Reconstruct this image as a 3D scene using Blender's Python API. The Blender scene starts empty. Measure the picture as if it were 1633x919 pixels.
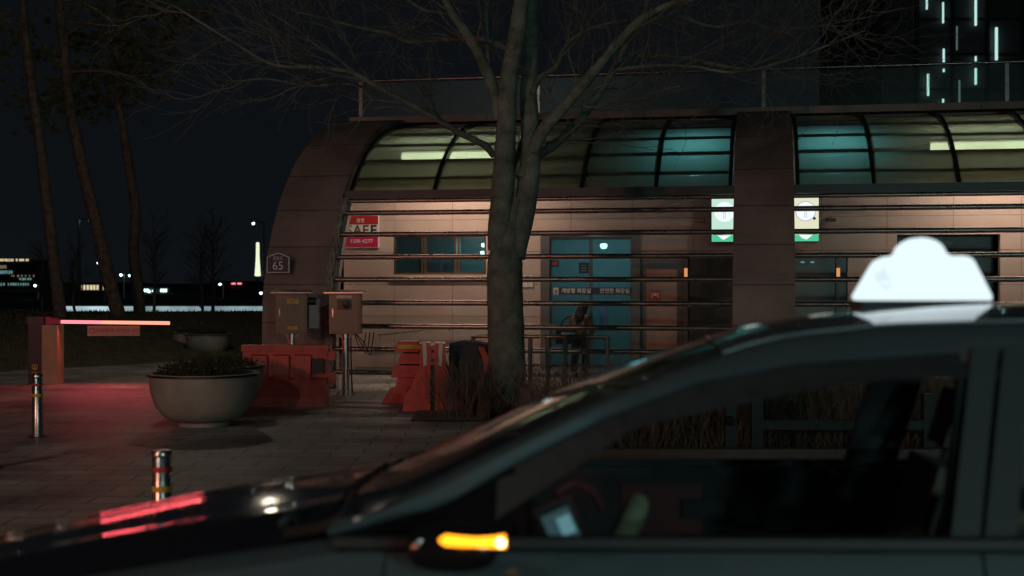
import bpy, bmesh, math, random
from mathutils import Vector, Matrix, Euler, noise
R = math.radians
rnd = random.Random(7)
sc = bpy.context.scene
col = sc.collection

# ------------------------------------------------------------------ camera, world, exposure
cd = bpy.data.cameras.new("camera"); cam = bpy.data.objects.new("camera", cd); col.objects.link(cam)
cam.location = (0, 0, 1.72); cam.rotation_euler = (R(90), 0, 0)
cd.sensor_width = 36; cd.lens = 46.3; cd.shift_y = -0.0058
cd.clip_start = 0.1; cd.clip_end = 2000
cd.dof.use_dof = True; cd.dof.focus_distance = 21.0; cd.dof.aperture_fstop = 2.0
sc.camera = cam
sc.view_settings.view_transform = 'Standard'; sc.view_settings.look = 'None'
sc.view_settings.exposure = 0; sc.view_settings.gamma = 1

w = bpy.data.worlds.new("World"); sc.world = w; w.use_nodes = True
nt = w.node_tree; nt.nodes.clear()
out = nt.nodes.new('ShaderNodeOutputWorld'); bg = nt.nodes.new('ShaderNodeBackground')
tc = nt.nodes.new('ShaderNodeTexCoord'); sp = nt.nodes.new('ShaderNodeSeparateXYZ'); cr = nt.nodes.new('ShaderNodeValToRGB')
nt.links.new(tc.outputs['Generated'], sp.inputs[0]); nt.links.new(sp.outputs[2], cr.inputs[0])
cr.color_ramp.elements[0].position = 0.0; cr.color_ramp.elements[0].color = (0.0042, 0.0056, 0.0072, 1)
cr.color_ramp.elements[1].position = 0.35; cr.color_ramp.elements[1].color = (0.0032, 0.0039, 0.0052, 1)
nt.links.new(cr.outputs[0], bg.inputs[0]); bg.inputs[1].default_value = 1.0
nt.links.new(bg.outputs[0], out.inputs[0])

def lamp(name, kind, loc, energy, color, size=0.1, target=None, spot=None, sx=None, sy=None, blend=0.5):
    d = bpy.data.lights.new(name, kind); d.energy = energy; d.color = color
    if kind in ('POINT', 'SPOT'): d.shadow_soft_size = size
    if kind == 'AREA': d.shape = 'RECTANGLE'; d.size = sx; d.size_y = sy
    if kind == 'SPOT': d.spot_size = R(spot); d.spot_blend = blend
    o = bpy.data.objects.new(name, d); col.objects.link(o); o.location = loc
    if target is not None:
        o.rotation_euler = (Vector(target) - Vector(loc)).to_track_quat('-Z', 'Y').to_euler()
    return o
# street lighting on the camera's side of the road: red-orange signal glow from the left, cool plaza lamp above, added fill lights
lamp("red_street_light", 'POINT', (-9.5, 0.5, 2.7), 760, (1.0, 0.24, 0.12), 0.12)
lamp("pink_fill_light", 'POINT', (-14.0, -6.0, 4.4), 1000, (1.0, 0.62, 0.52), 0.4)  # unseen warm fill, added to raise the general light level
lamp("cool_fill_light", 'POINT', (5.5, -12.0, 4.2), 1400, (0.50, 0.95, 0.88), 0.5)  # unseen cool fill added behind the camera to light the car side
lamp("car_side_fill_light", 'POINT', (4.5, -4.5, 1.3), 400, (0.62, 0.95, 0.95), 0.15)  # unseen low fill, added to brighten the car door
lamp("plaza_street_light", 'POINT', (-10.0, -3.0, 9.5), 800, (0.72, 0.95, 0.84), 0.3)
lamp("path_street_light", 'POINT', (-6.2, 27.0, 5.0), 85, (1.0, 0.86, 0.66), 0.12)
lamp("tower_fill_light", 'POINT', (60, 105, 12), 1300, (0.75, 0.9, 1.0), 1.0)  # unseen fill, added to lift the tower facade out of black

# ------------------------------------------------------------------ materials
def mat(name, base=(0.5,0.5,0.5), rough=0.6, metal=0.0, var=0.0, scale=6.0, bump=0.0, bscale=40.0, coat=0.0,
        emit=None, es=0.0, trans=0.0, spec=0.5, base2=None):
    m = bpy.data.materials.new(name); m.use_nodes = True
    t = m.node_tree; b = t.nodes['Principled BSDF']
    b.inputs['Base Color'].default_value = (*base, 1); b.inputs['Roughness'].default_value = rough
    b.inputs['Metallic'].default_value = metal; b.inputs['Coat Weight'].default_value = coat
    b.inputs['Specular IOR Level'].default_value = spec
    if coat: b.inputs['Coat Roughness'].default_value = 0.04
    if emit: b.inputs['Emission Color'].default_value = (*emit, 1); b.inputs['Emission Strength'].default_value = es
    if trans: b.inputs['Transmission Weight'].default_value = trans
    if var or base2:
        c = t.nodes.new('ShaderNodeTexCoord'); n = t.nodes.new('ShaderNodeTexNoise'); r = t.nodes.new('ShaderNodeValToRGB')
        n.inputs['Scale'].default_value = scale; n.inputs['Detail'].default_value = 8; n.inputs['Roughness'].default_value = 0.65
        t.links.new(c.outputs['Object'], n.inputs['Vector']); t.links.new(n.outputs['Fac'], r.inputs[0])
        lo = [x*(1-var) for x in base]; hi = base2 or [min(1, x*(1+var)) for x in base]
        r.color_ramp.elements[0].position = 0.35; r.color_ramp.elements[0].color = (*lo, 1)
        r.color_ramp.elements[1].position = 0.65; r.color_ramp.elements[1].color = (*hi, 1)
        t.links.new(r.outputs[0], b.inputs['Base Color'])
        mr = t.nodes.new('ShaderNodeMapRange'); mr.inputs[3].default_value = max(0.02, rough-0.1); mr.inputs[4].default_value = min(1, rough+0.12)
        t.links.new(n.outputs['Fac'], mr.inputs[0]); t.links.new(mr.outputs[0], b.inputs['Roughness'])
    if bump:
        c = t.nodes.new('ShaderNodeTexCoord'); n = t.nodes.new('ShaderNodeTexNoise'); bp = t.nodes.new('ShaderNodeBump')
        n.inputs['Scale'].default_value = bscale; n.inputs['Detail'].default_value = 5
        t.links.new(c.outputs['Object'], n.inputs['Vector']); t.links.new(n.outputs['Fac'], bp.inputs['Height'])
        bp.inputs['Strength'].default_value = bump; bp.inputs['Distance'].default_value = 0.02
        t.links.new(bp.outputs[0], b.inputs['Normal'])
    return m

def panel_mat(name, base, w_, h_, axes='xz', var=0.12, mortar=0.006, dark=0.35, rough=0.55, offset=0.0, speck=60, shift=(0,0), stain=0.25):
    """stone / paving slabs with joints, laid out on two object axes"""
    m = mat(name, base, rough); t = m.node_tree; b = t.nodes['Principled BSDF']; L = t.links.new
    c = t.nodes.new('ShaderNodeTexCoord'); s = t.nodes.new('ShaderNodeSeparateXYZ'); k = t.nodes.new('ShaderNodeCombineXYZ')
    L(c.outputs['Object'], s.inputs[0]); L(s.outputs['XYZ'.index(axes[0].upper())], k.inputs[0]); L(s.outputs['XYZ'.index(axes[1].upper())], k.inputs[1])
    mp = t.nodes.new('ShaderNodeMapping'); mp.inputs['Location'].default_value = (shift[0], shift[1], 0); L(k.outputs[0], mp.inputs[0])
    br = t.nodes.new('ShaderNodeTexBrick'); br.offset = offset; br.inputs['Scale'].default_value = 1
    br.inputs['Brick Width'].default_value = w_; br.inputs['Row Height'].default_value = h_; br.inputs['Mortar Size'].default_value = mortar
    br.inputs['Mortar Smooth'].default_value = 0.2
    br.inputs['Color1'].default_value = (*[x*(1-var) for x in base], 1); br.inputs['Color2'].default_value = (*[x*(1+var) for x in base], 1)
    br.inputs['Mortar'].default_value = (*[x*dark for x in base], 1); L(mp.outputs[0], br.inputs[0])
    n = t.nodes.new('ShaderNodeTexNoise'); n.inputs['Scale'].default_value = speck; n.inputs['Detail'].default_value = 3; L(c.outputs['Object'], n.inputs[0])
    n2 = t.nodes.new('ShaderNodeTexNoise'); n2.inputs['Scale'].default_value = 0.9; n2.inputs['Detail'].default_value = 7; L(c.outputs['Object'], n2.inputs[0])
    r = t.nodes.new('ShaderNodeMapRange'); r.inputs[1].default_value = .3; r.inputs[2].default_value = .7; r.inputs[3].default_value = 0.78; r.inputs[4].default_value = 1.2; L(n.outputs[0], r.inputs[0])
    r2 = t.nodes.new('ShaderNodeMapRange'); r2.inputs[1].default_value = .35; r2.inputs[2].default_value = .65; r2.inputs[3].default_value = 1-stain; r2.inputs[4].default_value = 1+stain; L(n2.outputs[0], r2.inputs[0])
    mu = t.nodes.new('ShaderNodeMath'); mu.operation = 'MULTIPLY'; L(r.outputs[0], mu.inputs[0]); L(r2.outputs[0], mu.inputs[1])
    v = t.nodes.new('ShaderNodeVectorMath'); v.operation = 'SCALE'; L(br.outputs[0], v.inputs[0]); L(mu.outputs[0], v.inputs['Scale'])
    L(v.outputs[0], b.inputs['Base Color'])
    bp = t.nodes.new('ShaderNodeBump'); bp.invert = True; bp.inputs['Strength'].default_value = 0.6; bp.inputs['Distance'].default_value = 0.006
    L(br.outputs['Fac'], bp.inputs['Height']); L(bp.outputs[0], b.inputs['Normal'])
    rr = t.nodes.new('ShaderNodeMapRange'); rr.inputs[3].default_value = rough-0.15; rr.inputs[4].default_value = rough+0.15; L(n2.outputs[0], rr.inputs[0]); L(rr.outputs[0], b.inputs['Roughness'])
    return m

def emat(name, color, strength):
    m = bpy.data.materials.new(name); m.use_nodes = True; t = m.node_tree; t.nodes.clear()
    o = t.nodes.new('ShaderNodeOutputMaterial'); e = t.nodes.new('ShaderNodeEmission')
    e.inputs[0].default_value = (*color, 1); e.inputs[1].default_value = strength; t.links.new(e.outputs[0], o.inputs[0])
    return m

def pane_mat(name, tint, clear, milky, gloss=0.08, grough=0.03):
    """thin sheet glass: clear part, milky (diffusing) part, reflection"""
    m = bpy.data.materials.new(name); m.use_nodes = True; t = m.node_tree; t.nodes.clear(); L = t.links.new
    o = t.nodes.new('ShaderNodeOutputMaterial')
    tr = t.nodes.new('ShaderNodeBsdfTransparent'); tr.inputs[0].default_value = (*tint, 1)
    tl = t.nodes.new('ShaderNodeBsdfTranslucent'); tl.inputs[0].default_value = (*tint, 1)
    n = t.nodes.new('ShaderNodeTexNoise'); n.inputs['Scale'].default_value = 2.5; n.inputs['Detail'].default_value = 6
    c = t.nodes.new('ShaderNodeTexCoord'); L(c.outputs['Object'], n.inputs[0])
    mr = t.nodes.new('ShaderNodeMapRange'); mr.inputs[1].default_value = .3; mr.inputs[2].default_value = .7
    k = milky/(clear+milky); mr.inputs[3].default_value = max(0, k*0.94); mr.inputs[4].default_value = min(1, k*1.05); L(n.outputs[0], mr.inputs[0])
    a = t.nodes.new('ShaderNodeMixShader'); L(mr.outputs[0], a.inputs[0])
    L(tr.outputs[0], a.inputs[1]); L(tl.outputs[0], a.inputs[2])
    g = t.nodes.new('ShaderNodeBsdfGlossy'); g.inputs['Roughness'].default_value = grough
    fr = t.nodes.new('ShaderNodeFresnel'); fr.inputs[0].default_value = 1.45
    ad = t.nodes.new('ShaderNodeMath'); ad.operation = 'MULTIPLY'; ad.inputs[1].default_value = gloss/0.04; L(fr.outputs[0], ad.inputs[0])
    cl = t.nodes.new('ShaderNodeClamp'); L(ad.outputs[0], cl.inputs[0])
    b = t.nodes.new('ShaderNodeMixShader'); L(cl.outputs[0], b.inputs[0]); L(a.outputs[0], b.inputs[1]); L(g.outputs[0], b.inputs[2])
    L(b.outputs[0], o.inputs[0]); return m

M = {}
M['rib'] = panel_mat('granite_rib', (0.23,0.165,0.14), 3.0, 0.61, 'xz', 0.06, 0.008, 0.35, 0.6, shift=(0.3,0.15), stain=.24)
M['wall'] = panel_mat('stone_wall', (0.49,0.38,0.325), 1.12, 0.60, 'xz', 0.05, 0.006, 0.5, 0.65, shift=(0.05,0.12), stain=.11)
M['paving'] = panel_mat('paving', (0.28,0.27,0.24), 0.6, 0.3, 'xy', 0.14, 0.012, 0.35, 0.6, 0.5, speck=35, stain=.5)
M['concrete'] = mat('concrete', (0.22,0.215,0.2), 0.8, var=0.2, scale=3, bump=.2)
M['planter'] = mat('planter_stone', (0.29,0.265,0.23), 0.7, var=0.2, scale=2.4, bump=.12, bscale=90)
M['soil'] = mat('soil', (0.05,0.035,0.025), 0.95, var=.4, scale=20, bump=.6, bscale=60)
M['asphalt'] = mat('asphalt', (0.05,0.05,0.05), 0.8, var=0.25, scale=8, bump=.4, bscale=250)
M['grass'] = mat('dry_grass', (0.075,0.068,0.035), 0.95, var=0.45, scale=3.5, bump=.8, bscale=30)
M['blade'] = mat('grass_blade', (0.12,0.11,0.05), 0.9, var=0.4, scale=2)
M['bark'] = mat('bark', (0.135,0.15,0.12), 0.85, var=0.5, scale=4, bump=.8, bscale=28)
M['twig'] = mat('twig', (0.10,0.105,0.09), 0.85, var=.25, scale=9)
M['pinebark'] = mat('pine_bark', (0.10,0.075,0.06), 0.9, var=.5, scale=7, bump=.9, bscale=20)
M['needle'] = mat('pine_needles', (0.10,0.11,0.045), 0.8, var=.35, scale=3)
M['dryhedge'] = mat('dry_hedge', (0.14,0.12,0.095), 0.9, var=.4, scale=6)
M['leaf'] = mat('planter_leaf', (0.045,0.055,0.03), 0.7, var=.4, scale=20)
M['steel'] = mat('steel', (0.55,0.54,0.52), 0.28, 1.0, var=.12, scale=14)
M['tube'] = mat('painted_rail', (0.26,0.20,0.18), 0.28, 0.85, var=.15, scale=6)
M['darkmetal'] = mat('dark_metal', (0.03,0.03,0.032), 0.4, 0.5, var=.2, scale=12)
M['cabinet'] = mat('cabinet_steel', (0.13,0.11,0.09), 0.40, 0.6, var=.12, scale=5)
M['redplastic'] = mat('red_plastic', (0.56,0.06,0.045), 0.45, var=.22, scale=6, bump=.15, bscale=50)
M['whitetape'] = mat('white_tape', (0.62,0.58,0.48), 0.5, var=.15, scale=9)
M['yellow'] = mat('yellow_tape', (0.6,0.36,0.04), 0.5, var=.15, scale=9)
M['redtape'] = mat('red_tape', (0.42,0.03,0.03), 0.4, var=.1, scale=9)
M['greyplastic'] = mat('grey_plastic', (0.17,0.2,0.24), 0.5, var=.15, scale=9)
M['cloth'] = mat('dark_tarp', (0.04,0.04,0.048), 0.75, var=.3, scale=7, bump=.5, bscale=12)
M['cable'] = mat('cable', (0.05,0.045,0.04), 0.6, var=.2, scale=9)
M['palecable'] = mat('pale_cable', (0.3,0.26,0.22), 0.6, var=.2, scale=9)
M['white'] = mat('white_paint', (0.75,0.74,0.70), 0.5, var=.06, scale=9)
M['black'] = mat('black_paint', (0.012,0.012,0.014), 0.35, var=.2, scale=9)
M['navy'] = mat('navy_panel', (0.02,0.03,0.07), 0.4, var=.15, scale=9)
M['magenta'] = mat('magenta_print', (0.55,0.015,0.10), 0.45, var=.06, scale=9)
M['brownframe'] = mat('bronze_frame', (0.13,0.09,0.055), 0.4, 0.5, var=.15, scale=9)
M['greyjamb'] = mat('grey_jamb', (0.12,0.125,0.125), 0.5, 0.2, var=.1, scale=5)
M['lobby'] = mat('lobby_panel', (0.10,0.105,0.10), 0.35, 0.35, var=.1, scale=2)
M['liftdoor'] = mat('lift_door', (0.30,0.19,0.15), 0.42, 0.4, var=.1, scale=2.5)
M['teal'] = mat('teal_wall', (0.29,0.37,0.38), 0.6, var=.06, scale=2)
M['blue'] = mat('blue_print', (0.03,0.14,0.38), 0.5, var=.1, scale=8)
M['vault'] = pane_mat('vault_glass', (0.15,0.195,0.135), 0.24, 0.76, 0.05, 0.15)
M['doorglass'] = pane_mat('door_glass', (0.70,0.90,0.92), 0.72, 0.28, 0.05)
M['winglass'] = pane_mat('window_glass', (0.75,0.88,0.88), 0.9, 0.1, 0.06)
M['railglass'] = pane_mat('rail_glass', (0.90,0.97,0.95), 0.995, 0.005, 0.012, 0.3)
M['carglass'] = pane_mat('car_glass', (0.80,0.85,0.83), 0.99, 0.01, 0.05)
M['tubeglow'] = emat('fluorescent_tube', (1.0, 0.93, 0.78), 17.0)
M['tealglow'] = emat('teal_lamp', (0.25, 0.85, 1.0), 6.0)
M['globe'] = emat('lamp_globe', (0.6, 1.0, 1.0), 5)
M['warmglint'] = emat('warm_glint', (1.0, 0.42, 0.16), .7)
M['coolspot'] = emat('cool_lamp', (0.65, 1.0, 0.95), 6)
M['warmspot'] = emat('warm_window', (1.0, 0.85, 0.5), 0.75)
M['coolwin'] = emat('cool_window', (0.45, 0.85, 0.85), 0.25)
M['warmdim'] = emat('warm_window_dim', (1.0, 0.8, 0.5), 0.16)
M['led'] = emat('led_line', (0.62, 1.0, 0.95), .85)
M['leddim'] = emat('led_line_dim', (0.62, 1.0, 0.95), 0.12)
M['facade'] = mat('dark_facade', (0.07,0.07,0.07), 0.6, var=.25, scale=0.15)
M['farground'] = mat('far_ground', (0.035,0.04,0.03), 0.95, var=.4, scale=.1)

# ------------------------------------------------------------------ mesh helper
class MB:
    def __init__(s): s.v = []; s.f = []; s.sm = []
    def add(s, vs, fs, smooth=False):
        o = len(s.v); s.v += [tuple(v) for v in vs]; s.f += [tuple(i+o for i in f) for f in fs]; s.sm += [smooth]*len(fs); return s
    def box(s, x0, x1, y0, y1, z0, z1, mtx=None):
        vs = [Vector(p) for p in ((x0,y0,z0),(x1,y0,z0),(x1,y1,z0),(x0,y1,z0),(x0,y0,z1),(x1,y0,z1),(x1,y1,z1),(x0,y1,z1))]
        if mtx: vs = [mtx @ v for v in vs]
        return s.add(vs, [(0,3,2,1),(4,5,6,7),(0,1,5,4),(1,2,6,5),(2,3,7,6),(3,0,4,7)])
    def tube(s, pts, rad, n=8, cap=True):
        pts = [Vector(p) for p in pts]; k = len(pts)
        if not hasattr(rad, '__len__'): rad = [rad]*k
        vs = []; ref = None
        for i, p in enumerate(pts):
            t = (pts[min(i+1,k-1)] - pts[max(i-1,0)])
            t = t.normalized() if t.length > 1e-9 else Vector((0,0,1))
            if ref is None: ref = t.orthogonal().normalized()
            ref = (ref - t*ref.dot(t)); ref = ref.normalized() if ref.length > 1e-6 else t.orthogonal().normalized()
            bi = t.cross(ref)
            for j in range(n):
                a = 2*math.pi*j/n; vs.append(p + (ref*math.cos(a) + bi*math.sin(a))*rad[i])
        fs = [(i*n+j, i*n+(j+1)%n, (i+1)*n+(j+1)%n, (i+1)*n+j) for i in range(k-1) for j in range(n)]
        s.add(vs, fs, True)
        if cap:
            s.add(vs[:n], [tuple(range(n-1,-1,-1))]); s.add(vs[-n:], [tuple(range(n))])
        return s
    def lathe(s, prof, n=32, c=(0,0,0), smooth=True):
        vs = [(c[0]+r*math.cos(2*math.pi*j/n), c[1]+r*math.sin(2*math.pi*j/n), c[2]+z) for r, z in prof for j in range(n)]
        fs = [(i*n+j, i*n+(j+1)%n, (i+1)*n+(j+1)%n, (i+1)*n+j) for i in range(len(prof)-1) for j in range(n)]
        return s.add(vs, fs, smooth)
    def prism(s, poly, y0, y1, axis='y', mtx=None):
        """closed 2-D outline extruded along one axis"""
        k = len(poly)
        def P(a, b, c): return {'y': (a, c, b), 'x': (c, a, b), 'z': (a, b, c)}[axis]
        vs = [Vector(P(a, b, y0)) for a, b in poly] + [Vector(P(a, b, y1)) for a, b in poly]
        if mtx: vs = [mtx @ v for v in vs]
        return s.add(vs, [tuple(range(k)), tuple(range(2*k-1, k-1, -1))] + [(i, i+k, (i+1)%k+k, (i+1)%k) for i in range(k)])
    def strip(s, rows, smooth=True, closed=False):
        n = len(rows[0]); vs = [p for r in rows for p in r]
        fs = [(i*n+j, i*n+j+1, (i+1)*n+j+1, (i+1)*n+j) for i in range(len(rows)-1) for j in range(n-1)]
        if closed: fs += [(i*n+n-1, i*n, (i+1)*n, (i+1)*n+n-1) for i in range(len(rows)-1)]
        return s.add(vs, fs, smooth)
    def build(s, name, m, parent=None, loc=None, rz=0, bevel=0, fix=True, label=None, solid=0):
        me = bpy.data.meshes.new(name); me.from_pydata(s.v, [], s.f); me.polygons.foreach_set('use_smooth', s.sm)
        if fix:
            bm = bmesh.new(); bm.from_mesh(me); bmesh.ops.recalc_face_normals(bm, faces=bm.faces); bm.to_mesh(me); bm.free()
        me.materials.append(m); me.update()
        o = bpy.data.objects.new(name, me); col.objects.link(o)
        if parent: o.parent = parent
        if loc: o.location = loc
        if rz: o.rotation_euler.z = rz
        if solid:
            q = o.modifiers.new('solid', 'SOLIDIFY'); q.thickness = solid; q.offset = 0
        q = o.modifiers.new('split', 'EDGE_SPLIT'); q.split_angle = R(40)
        if bevel:
            b = o.modifiers.new('bevel', 'BEVEL'); b.width = bevel; b.segments = 2; b.limit_method = 'ANGLE'
        if label: o['label'] = label
        return o

def thing(name, label, cat, loc=(0,0,0), rz=0, group=None):
    o = bpy.data.objects.new(name, None); col.objects.link(o); o.location = loc; o.rotation_euler.z = rz
    o.empty_display_size = 0.2
    return tag(o, label, cat, group)
def tag(o, label=None, cat=None, group=None, kind=None):
    if label: o['label'] = label
    if cat: o['category'] = cat
    if group: o['group'] = group
    if kind: o['kind'] = kind
    return o
def copy_tree(o, parent=None):
    c = o.copy(); col.objects.link(c); c.parent = parent
    for ch in list(o.children): copy_tree(ch, c)
    return c
def text(name, body, size, m, parent, loc, rot=(R(90),0,0), extrude=0.002, align='CENTER', xs=1.0, bold=0.0):
    cu = bpy.data.curves.new(name, 'FONT'); cu.body = body; cu.size = size; cu.extrude = extrude; cu.align_x = align; cu.align_y = 'CENTER'; cu.offset = bold
    cu.resolution_u = 3
    o = bpy.data.objects.new(name+'_tmp', cu); col.objects.link(o)
    dg = bpy.context.evaluated_depsgraph_get(); me = bpy.data.meshes.new_from_object(o.evaluated_get(dg))
    bpy.data.objects.remove(o); me.materials.clear(); me.materials.append(m)
    q = bpy.data.objects.new(name, me); col.objects.link(q); q.parent = parent; q.location = loc; q.rotation_euler = rot; q.scale = (xs, 1, 1)
    return q
def catmull(pts, sub=6):
    pts = [Vector(p) for p in pts]; o = []
    for i in range(len(pts)-1):
        a, b, c, d = pts[max(i-1,0)], pts[i], pts[i+1], pts[min(i+2,len(pts)-1)]
        for k in range(sub):
            t = k/sub; o.append(0.5*((2*b)+(c-a)*t+(2*a-5*b+4*c-d)*t*t+(3*b-a-3*c+d)*t**3))
    return o+[pts[-1]]
def interp(tab, x):
    if x <= tab[0][0]: return tab[0][1:]
    for a, b in zip(tab, tab[1:]):
        if x <= b[0]:
            t = (x-a[0])/(b[0]-a[0]); return tuple(p+(q-p)*t for p, q in zip(a[1:], b[1:]))
    return tab[-1][1:]

# ------------------------------------------------------------------ ground
def sheet(name, x0, x1, y0, y1, z, m, nx=1, ny=1, hf=None):
    b = MB(); vs = []
    for j in range(ny+1):
        for i in range(nx+1):
            x = x0+(x1-x0)*i/nx; y = y0+(y1-y0)*j/ny; vs.append((x, y, z+(hf(x,y) if hf else 0)))
    n = nx+1; b.add(vs, [(j*n+i, j*n+i+1, (j+1)*n+i+1, (j+1)*n+i) for j in range(ny) for i in range(nx)], bool(hf))
    return tag(b.build(name, m, fix=False), kind='structure')
sheet('ground', -600, 600, -60, 1500, 0, M['farground'])
sheet('road', -80, 80, -6.5, 6.2, 0.008, M['asphalt'])
pv = sheet('paving', -28, 24, 6.5, 27.5, 0.006, M['paving'])
sheet('path', -26, 16, 27.5, 33.0, 0.012, M['concrete'])
kb = MB(); kb.box(-80, 80, 6.2, 6.5, -0.2, 0.06); tag(kb.build('kerb', M['concrete'], bevel=.02), kind='structure')
lm = MB()
for i in range(14): lm.box(-35+i*5.0, -32.6+i*5.0, -0.9, -0.78, 0.0, 0.012)
tag(lm.build('road_marking', M['white']), kind='structure')
def bank(x, y):
    e = 24.2 + max(0, (x+10.5))*1.15 + 0.25*math.sin(x*1.3)
    t = min(1, max(0, (y-e)/9.0)); t = t*t*(3-2*t)
    k = min(1, max(0, (52-y)/14)); k = k*k*(3-2*k)
    return (t*0.85 + 0.05*noise.noise(Vector((x*.6, y*.6, 0)))*min(1, t*4) - (0.03 if t <= 0 else 0))*k
sheet('grass_bank', -46, -2.5, 23.6, 66, 0.014, M['grass'], 120, 110, bank)
gb = MB()
for _ in range(9000):
    x = rnd.uniform(-17, -4); y = 24.5+rnd.random()**1.6*16; z = bank(x, y)
    if z < .03: continue
    a = rnd.uniform(0, 6.28); h = rnd.uniform(.03,.11); ww = .012
    lx, ly = rnd.uniform(-.05,.05), rnd.uniform(-.05,.05)
    gb.add([(x-ww*math.cos(a), y-ww*math.sin(a), z), (x+ww*math.cos(a), y+ww*math.sin(a), z), (x+lx, y+ly, z+h)], [(0,1,2)])
tag(gb.build('dry_grass', M['blade'], fix=False), 'short dry grass on the bank beneath the pines', 'grass', kind='stuff')

# ------------------------------------------------------------------ station building (local: x along front, y into the building)
BA = -R(10.9); O = Vector((-4.0, 21.2, 0))
BM = Matrix.Translation(O) @ Matrix.Rotation(BA, 4, 'Z')
def W(u, n, z=0): return BM @ Vector((u, n, z))
bld = thing('station_entrance_building', 'low stone entrance building with curved green glass vault and horizontal rails', 'building', O, BA)
def prof(th, off=0.0): return (5-(5+off)*math.cos(th), 1+(3.8+off)*math.sin(th))
def n_at(z, off=0.0):
    if z <= 1: return -off
    s = min(1, (z-1)/(3.8+off)); return 5-(5+off)*math.sqrt(1-s*s)
UEND = 15.5
def rib(u0, u1, name='stone_rib', off=0.06, th=0.34, label=None):
    K = 30; o_ = [(-off, -0.05)] + [prof(math.pi/2*i/K, off) for i in range(K+1)] ; i_ = [(-off+th, -0.05)] + [prof(math.pi/2*i/K, off-th) for i in range(K+1)]
    b = MB(); rows = []
    for (a, c), (d, e) in zip(o_, i_): rows.append([(u0,a,c),(u1,a,c),(u1,d,e),(u0,d,e)])
    b.strip(rows, smooth=False, closed=True)
    return b.build(name, M['rib'], bld, bevel=.012, label=label)
rib(0.0, 1.07, label='broad curved stone rib at the open left end')
rib(7.45, 8.37, label='broad curved stone rib in the middle, behind the taxi')
rib(UEND-.9, UEND)
# vault frame, mullions, panes, purlins
TH0 = math.asin((3.22-1)/3.7)
def arc_strip(u0, u1, off, t0=TH0, t1=math.pi/2, K=14):
    return [[(u, *prof(t0+(t1-t0)*i/K, off)) for u in (u0, u1)] for i in range(K+1)]
mull_l = [1.14, 2.57, 3.81, 5.02, 6.23, 7.39]; mull_r = [8.43, 9.58, 10.85, 12.07, 13.3, 14.5]
for L_ in (mull_l, mull_r):
    for u in L_:
        b = MB(); rows = []
        for i in range(15):
            th = TH0+(math.pi/2-TH0)*i/14; a = prof(th, -0.02); c = prof(th, -0.14)
            rows.append([(u-.03,*a),(u+.03,*a),(u+.03,*c),(u-.03,*c)])
        b.strip(rows, False, True); b.build('mullion', M['darkmetal'], bld)
    for u0, u1 in zip(L_, L_[1:]):
        b = MB(); b.strip(arc_strip(u0+.03, u1-.03, -0.08)); b.build('roof_pane', M['vault'], bld)
    for z in (3.47, 3.80, 4.10, 4.35, 4.56):
        n = n_at(z, -.10); b = MB(); b.box(L_[0], L_[-1], n+.03, n+.16, z-.026, z+.026); b.build('purlin', M['darkmetal'], bld)
for u0, u1 in ((1.05, 7.47), (8.35, UEND-.88)):
    n = n_at(3.17, -.02); b = MB(); b.box(u0, u1, n-.05, n+.12, 3.10, 3.235); b.build('eaves_beam', M['darkmetal'], bld, bevel=.01)
    n = n_at(3.07, 0); b = MB(); b.tube([(u0, n, 3.055), (u1, n, 3.055)], .035, 10); b.build('eaves_rail', M['tube'], bld)
    for z in (.29, .655, 1.02, 1.39, 1.76, 2.12, 2.49, 2.85):
        n = n_at(z, -.02); b = MB(); b.tube([(u0, n, z), (u1, n, z)], .042, 12); b.build('horizontal_rail', M['tube'], bld)
# slab roof + fascia + side returns
b = MB(); b.box(0, UEND, 5.0, 11.5, 4.62, 4.80); b.build('roof_slab', M['concrete'], bld)
b = MB(); b.box(-.03, UEND+.02, 4.55, 5.02, 4.80, 4.93); b.build('roof_fascia', M['rib'], bld, bevel=.01)
# back wall pieces round the openings (n 3.9 .. 4.12)
b = MB()
def wl(u0, u1, z0, z1): b.box(u0, u1, 3.9, 4.12, z0, z1)
wl(.07, 1.04, 0, 4.6); wl(1.04, 2.83, 0, 1.86); wl(1.04, 2.83, 2.60, 4.6); wl(2.83, 3.86, 0, 4.6); wl(3.86, 5.69, 2.62, 4.6)
wl(5.69, 9.36, 2.23, 4.6); wl(9.36, 10.2, 0, 4.6); wl(10.2, 11.92, 2.55, 4.6); wl(11.92, UEND, 0, 4.6)
b.build('wall', M['wall'], bld, fix=False)
b = MB(); b.box(.07, UEND, 4.12, 4.6, 4.45, 4.61); b.box(.07, .25, 4.12, 11.3, 0, 4.6); b.box(UEND-.2, UEND, 4.12, 11.3, 0, 4.6); b.box(.25, UEND-.2, 11.1, 11.3, 0, 4.6)
b.build('rear_wall', M['concrete'], bld)
b = MB(); b.box(1.0, 2.95, 3.84, 3.9, 1.78, 1.84); b.build('window_ledge', M['wall'], bld, bevel=.006)
b = MB(); b.box(.3, UEND, 3.86, 3.9, 0, .12); b.build('skirting', M['concrete'], bld, bevel=.005)
# window
b = MB(); b.box(1.04, 2.83, 3.93, 4.0, 1.86, 1.90); b.box(1.04, 2.83, 3.93, 4.0, 2.56, 2.60)
for u in (1.06, 1.60, 1.66, 2.24, 2.30, 2.81): b.box(u-.022, u+.022, 3.935, 3.995, 1.90, 2.56)
wf = b.build('window', M['brownframe'], bld)
for u0, u1 in ((1.08,1.58),(1.68,2.22),(2.32,2.79)):
    b = MB(); b.box(u0, u1, 3.96, 3.966, 1.90, 2.56); b.build('pane', M['winglass'], wf)
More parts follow.
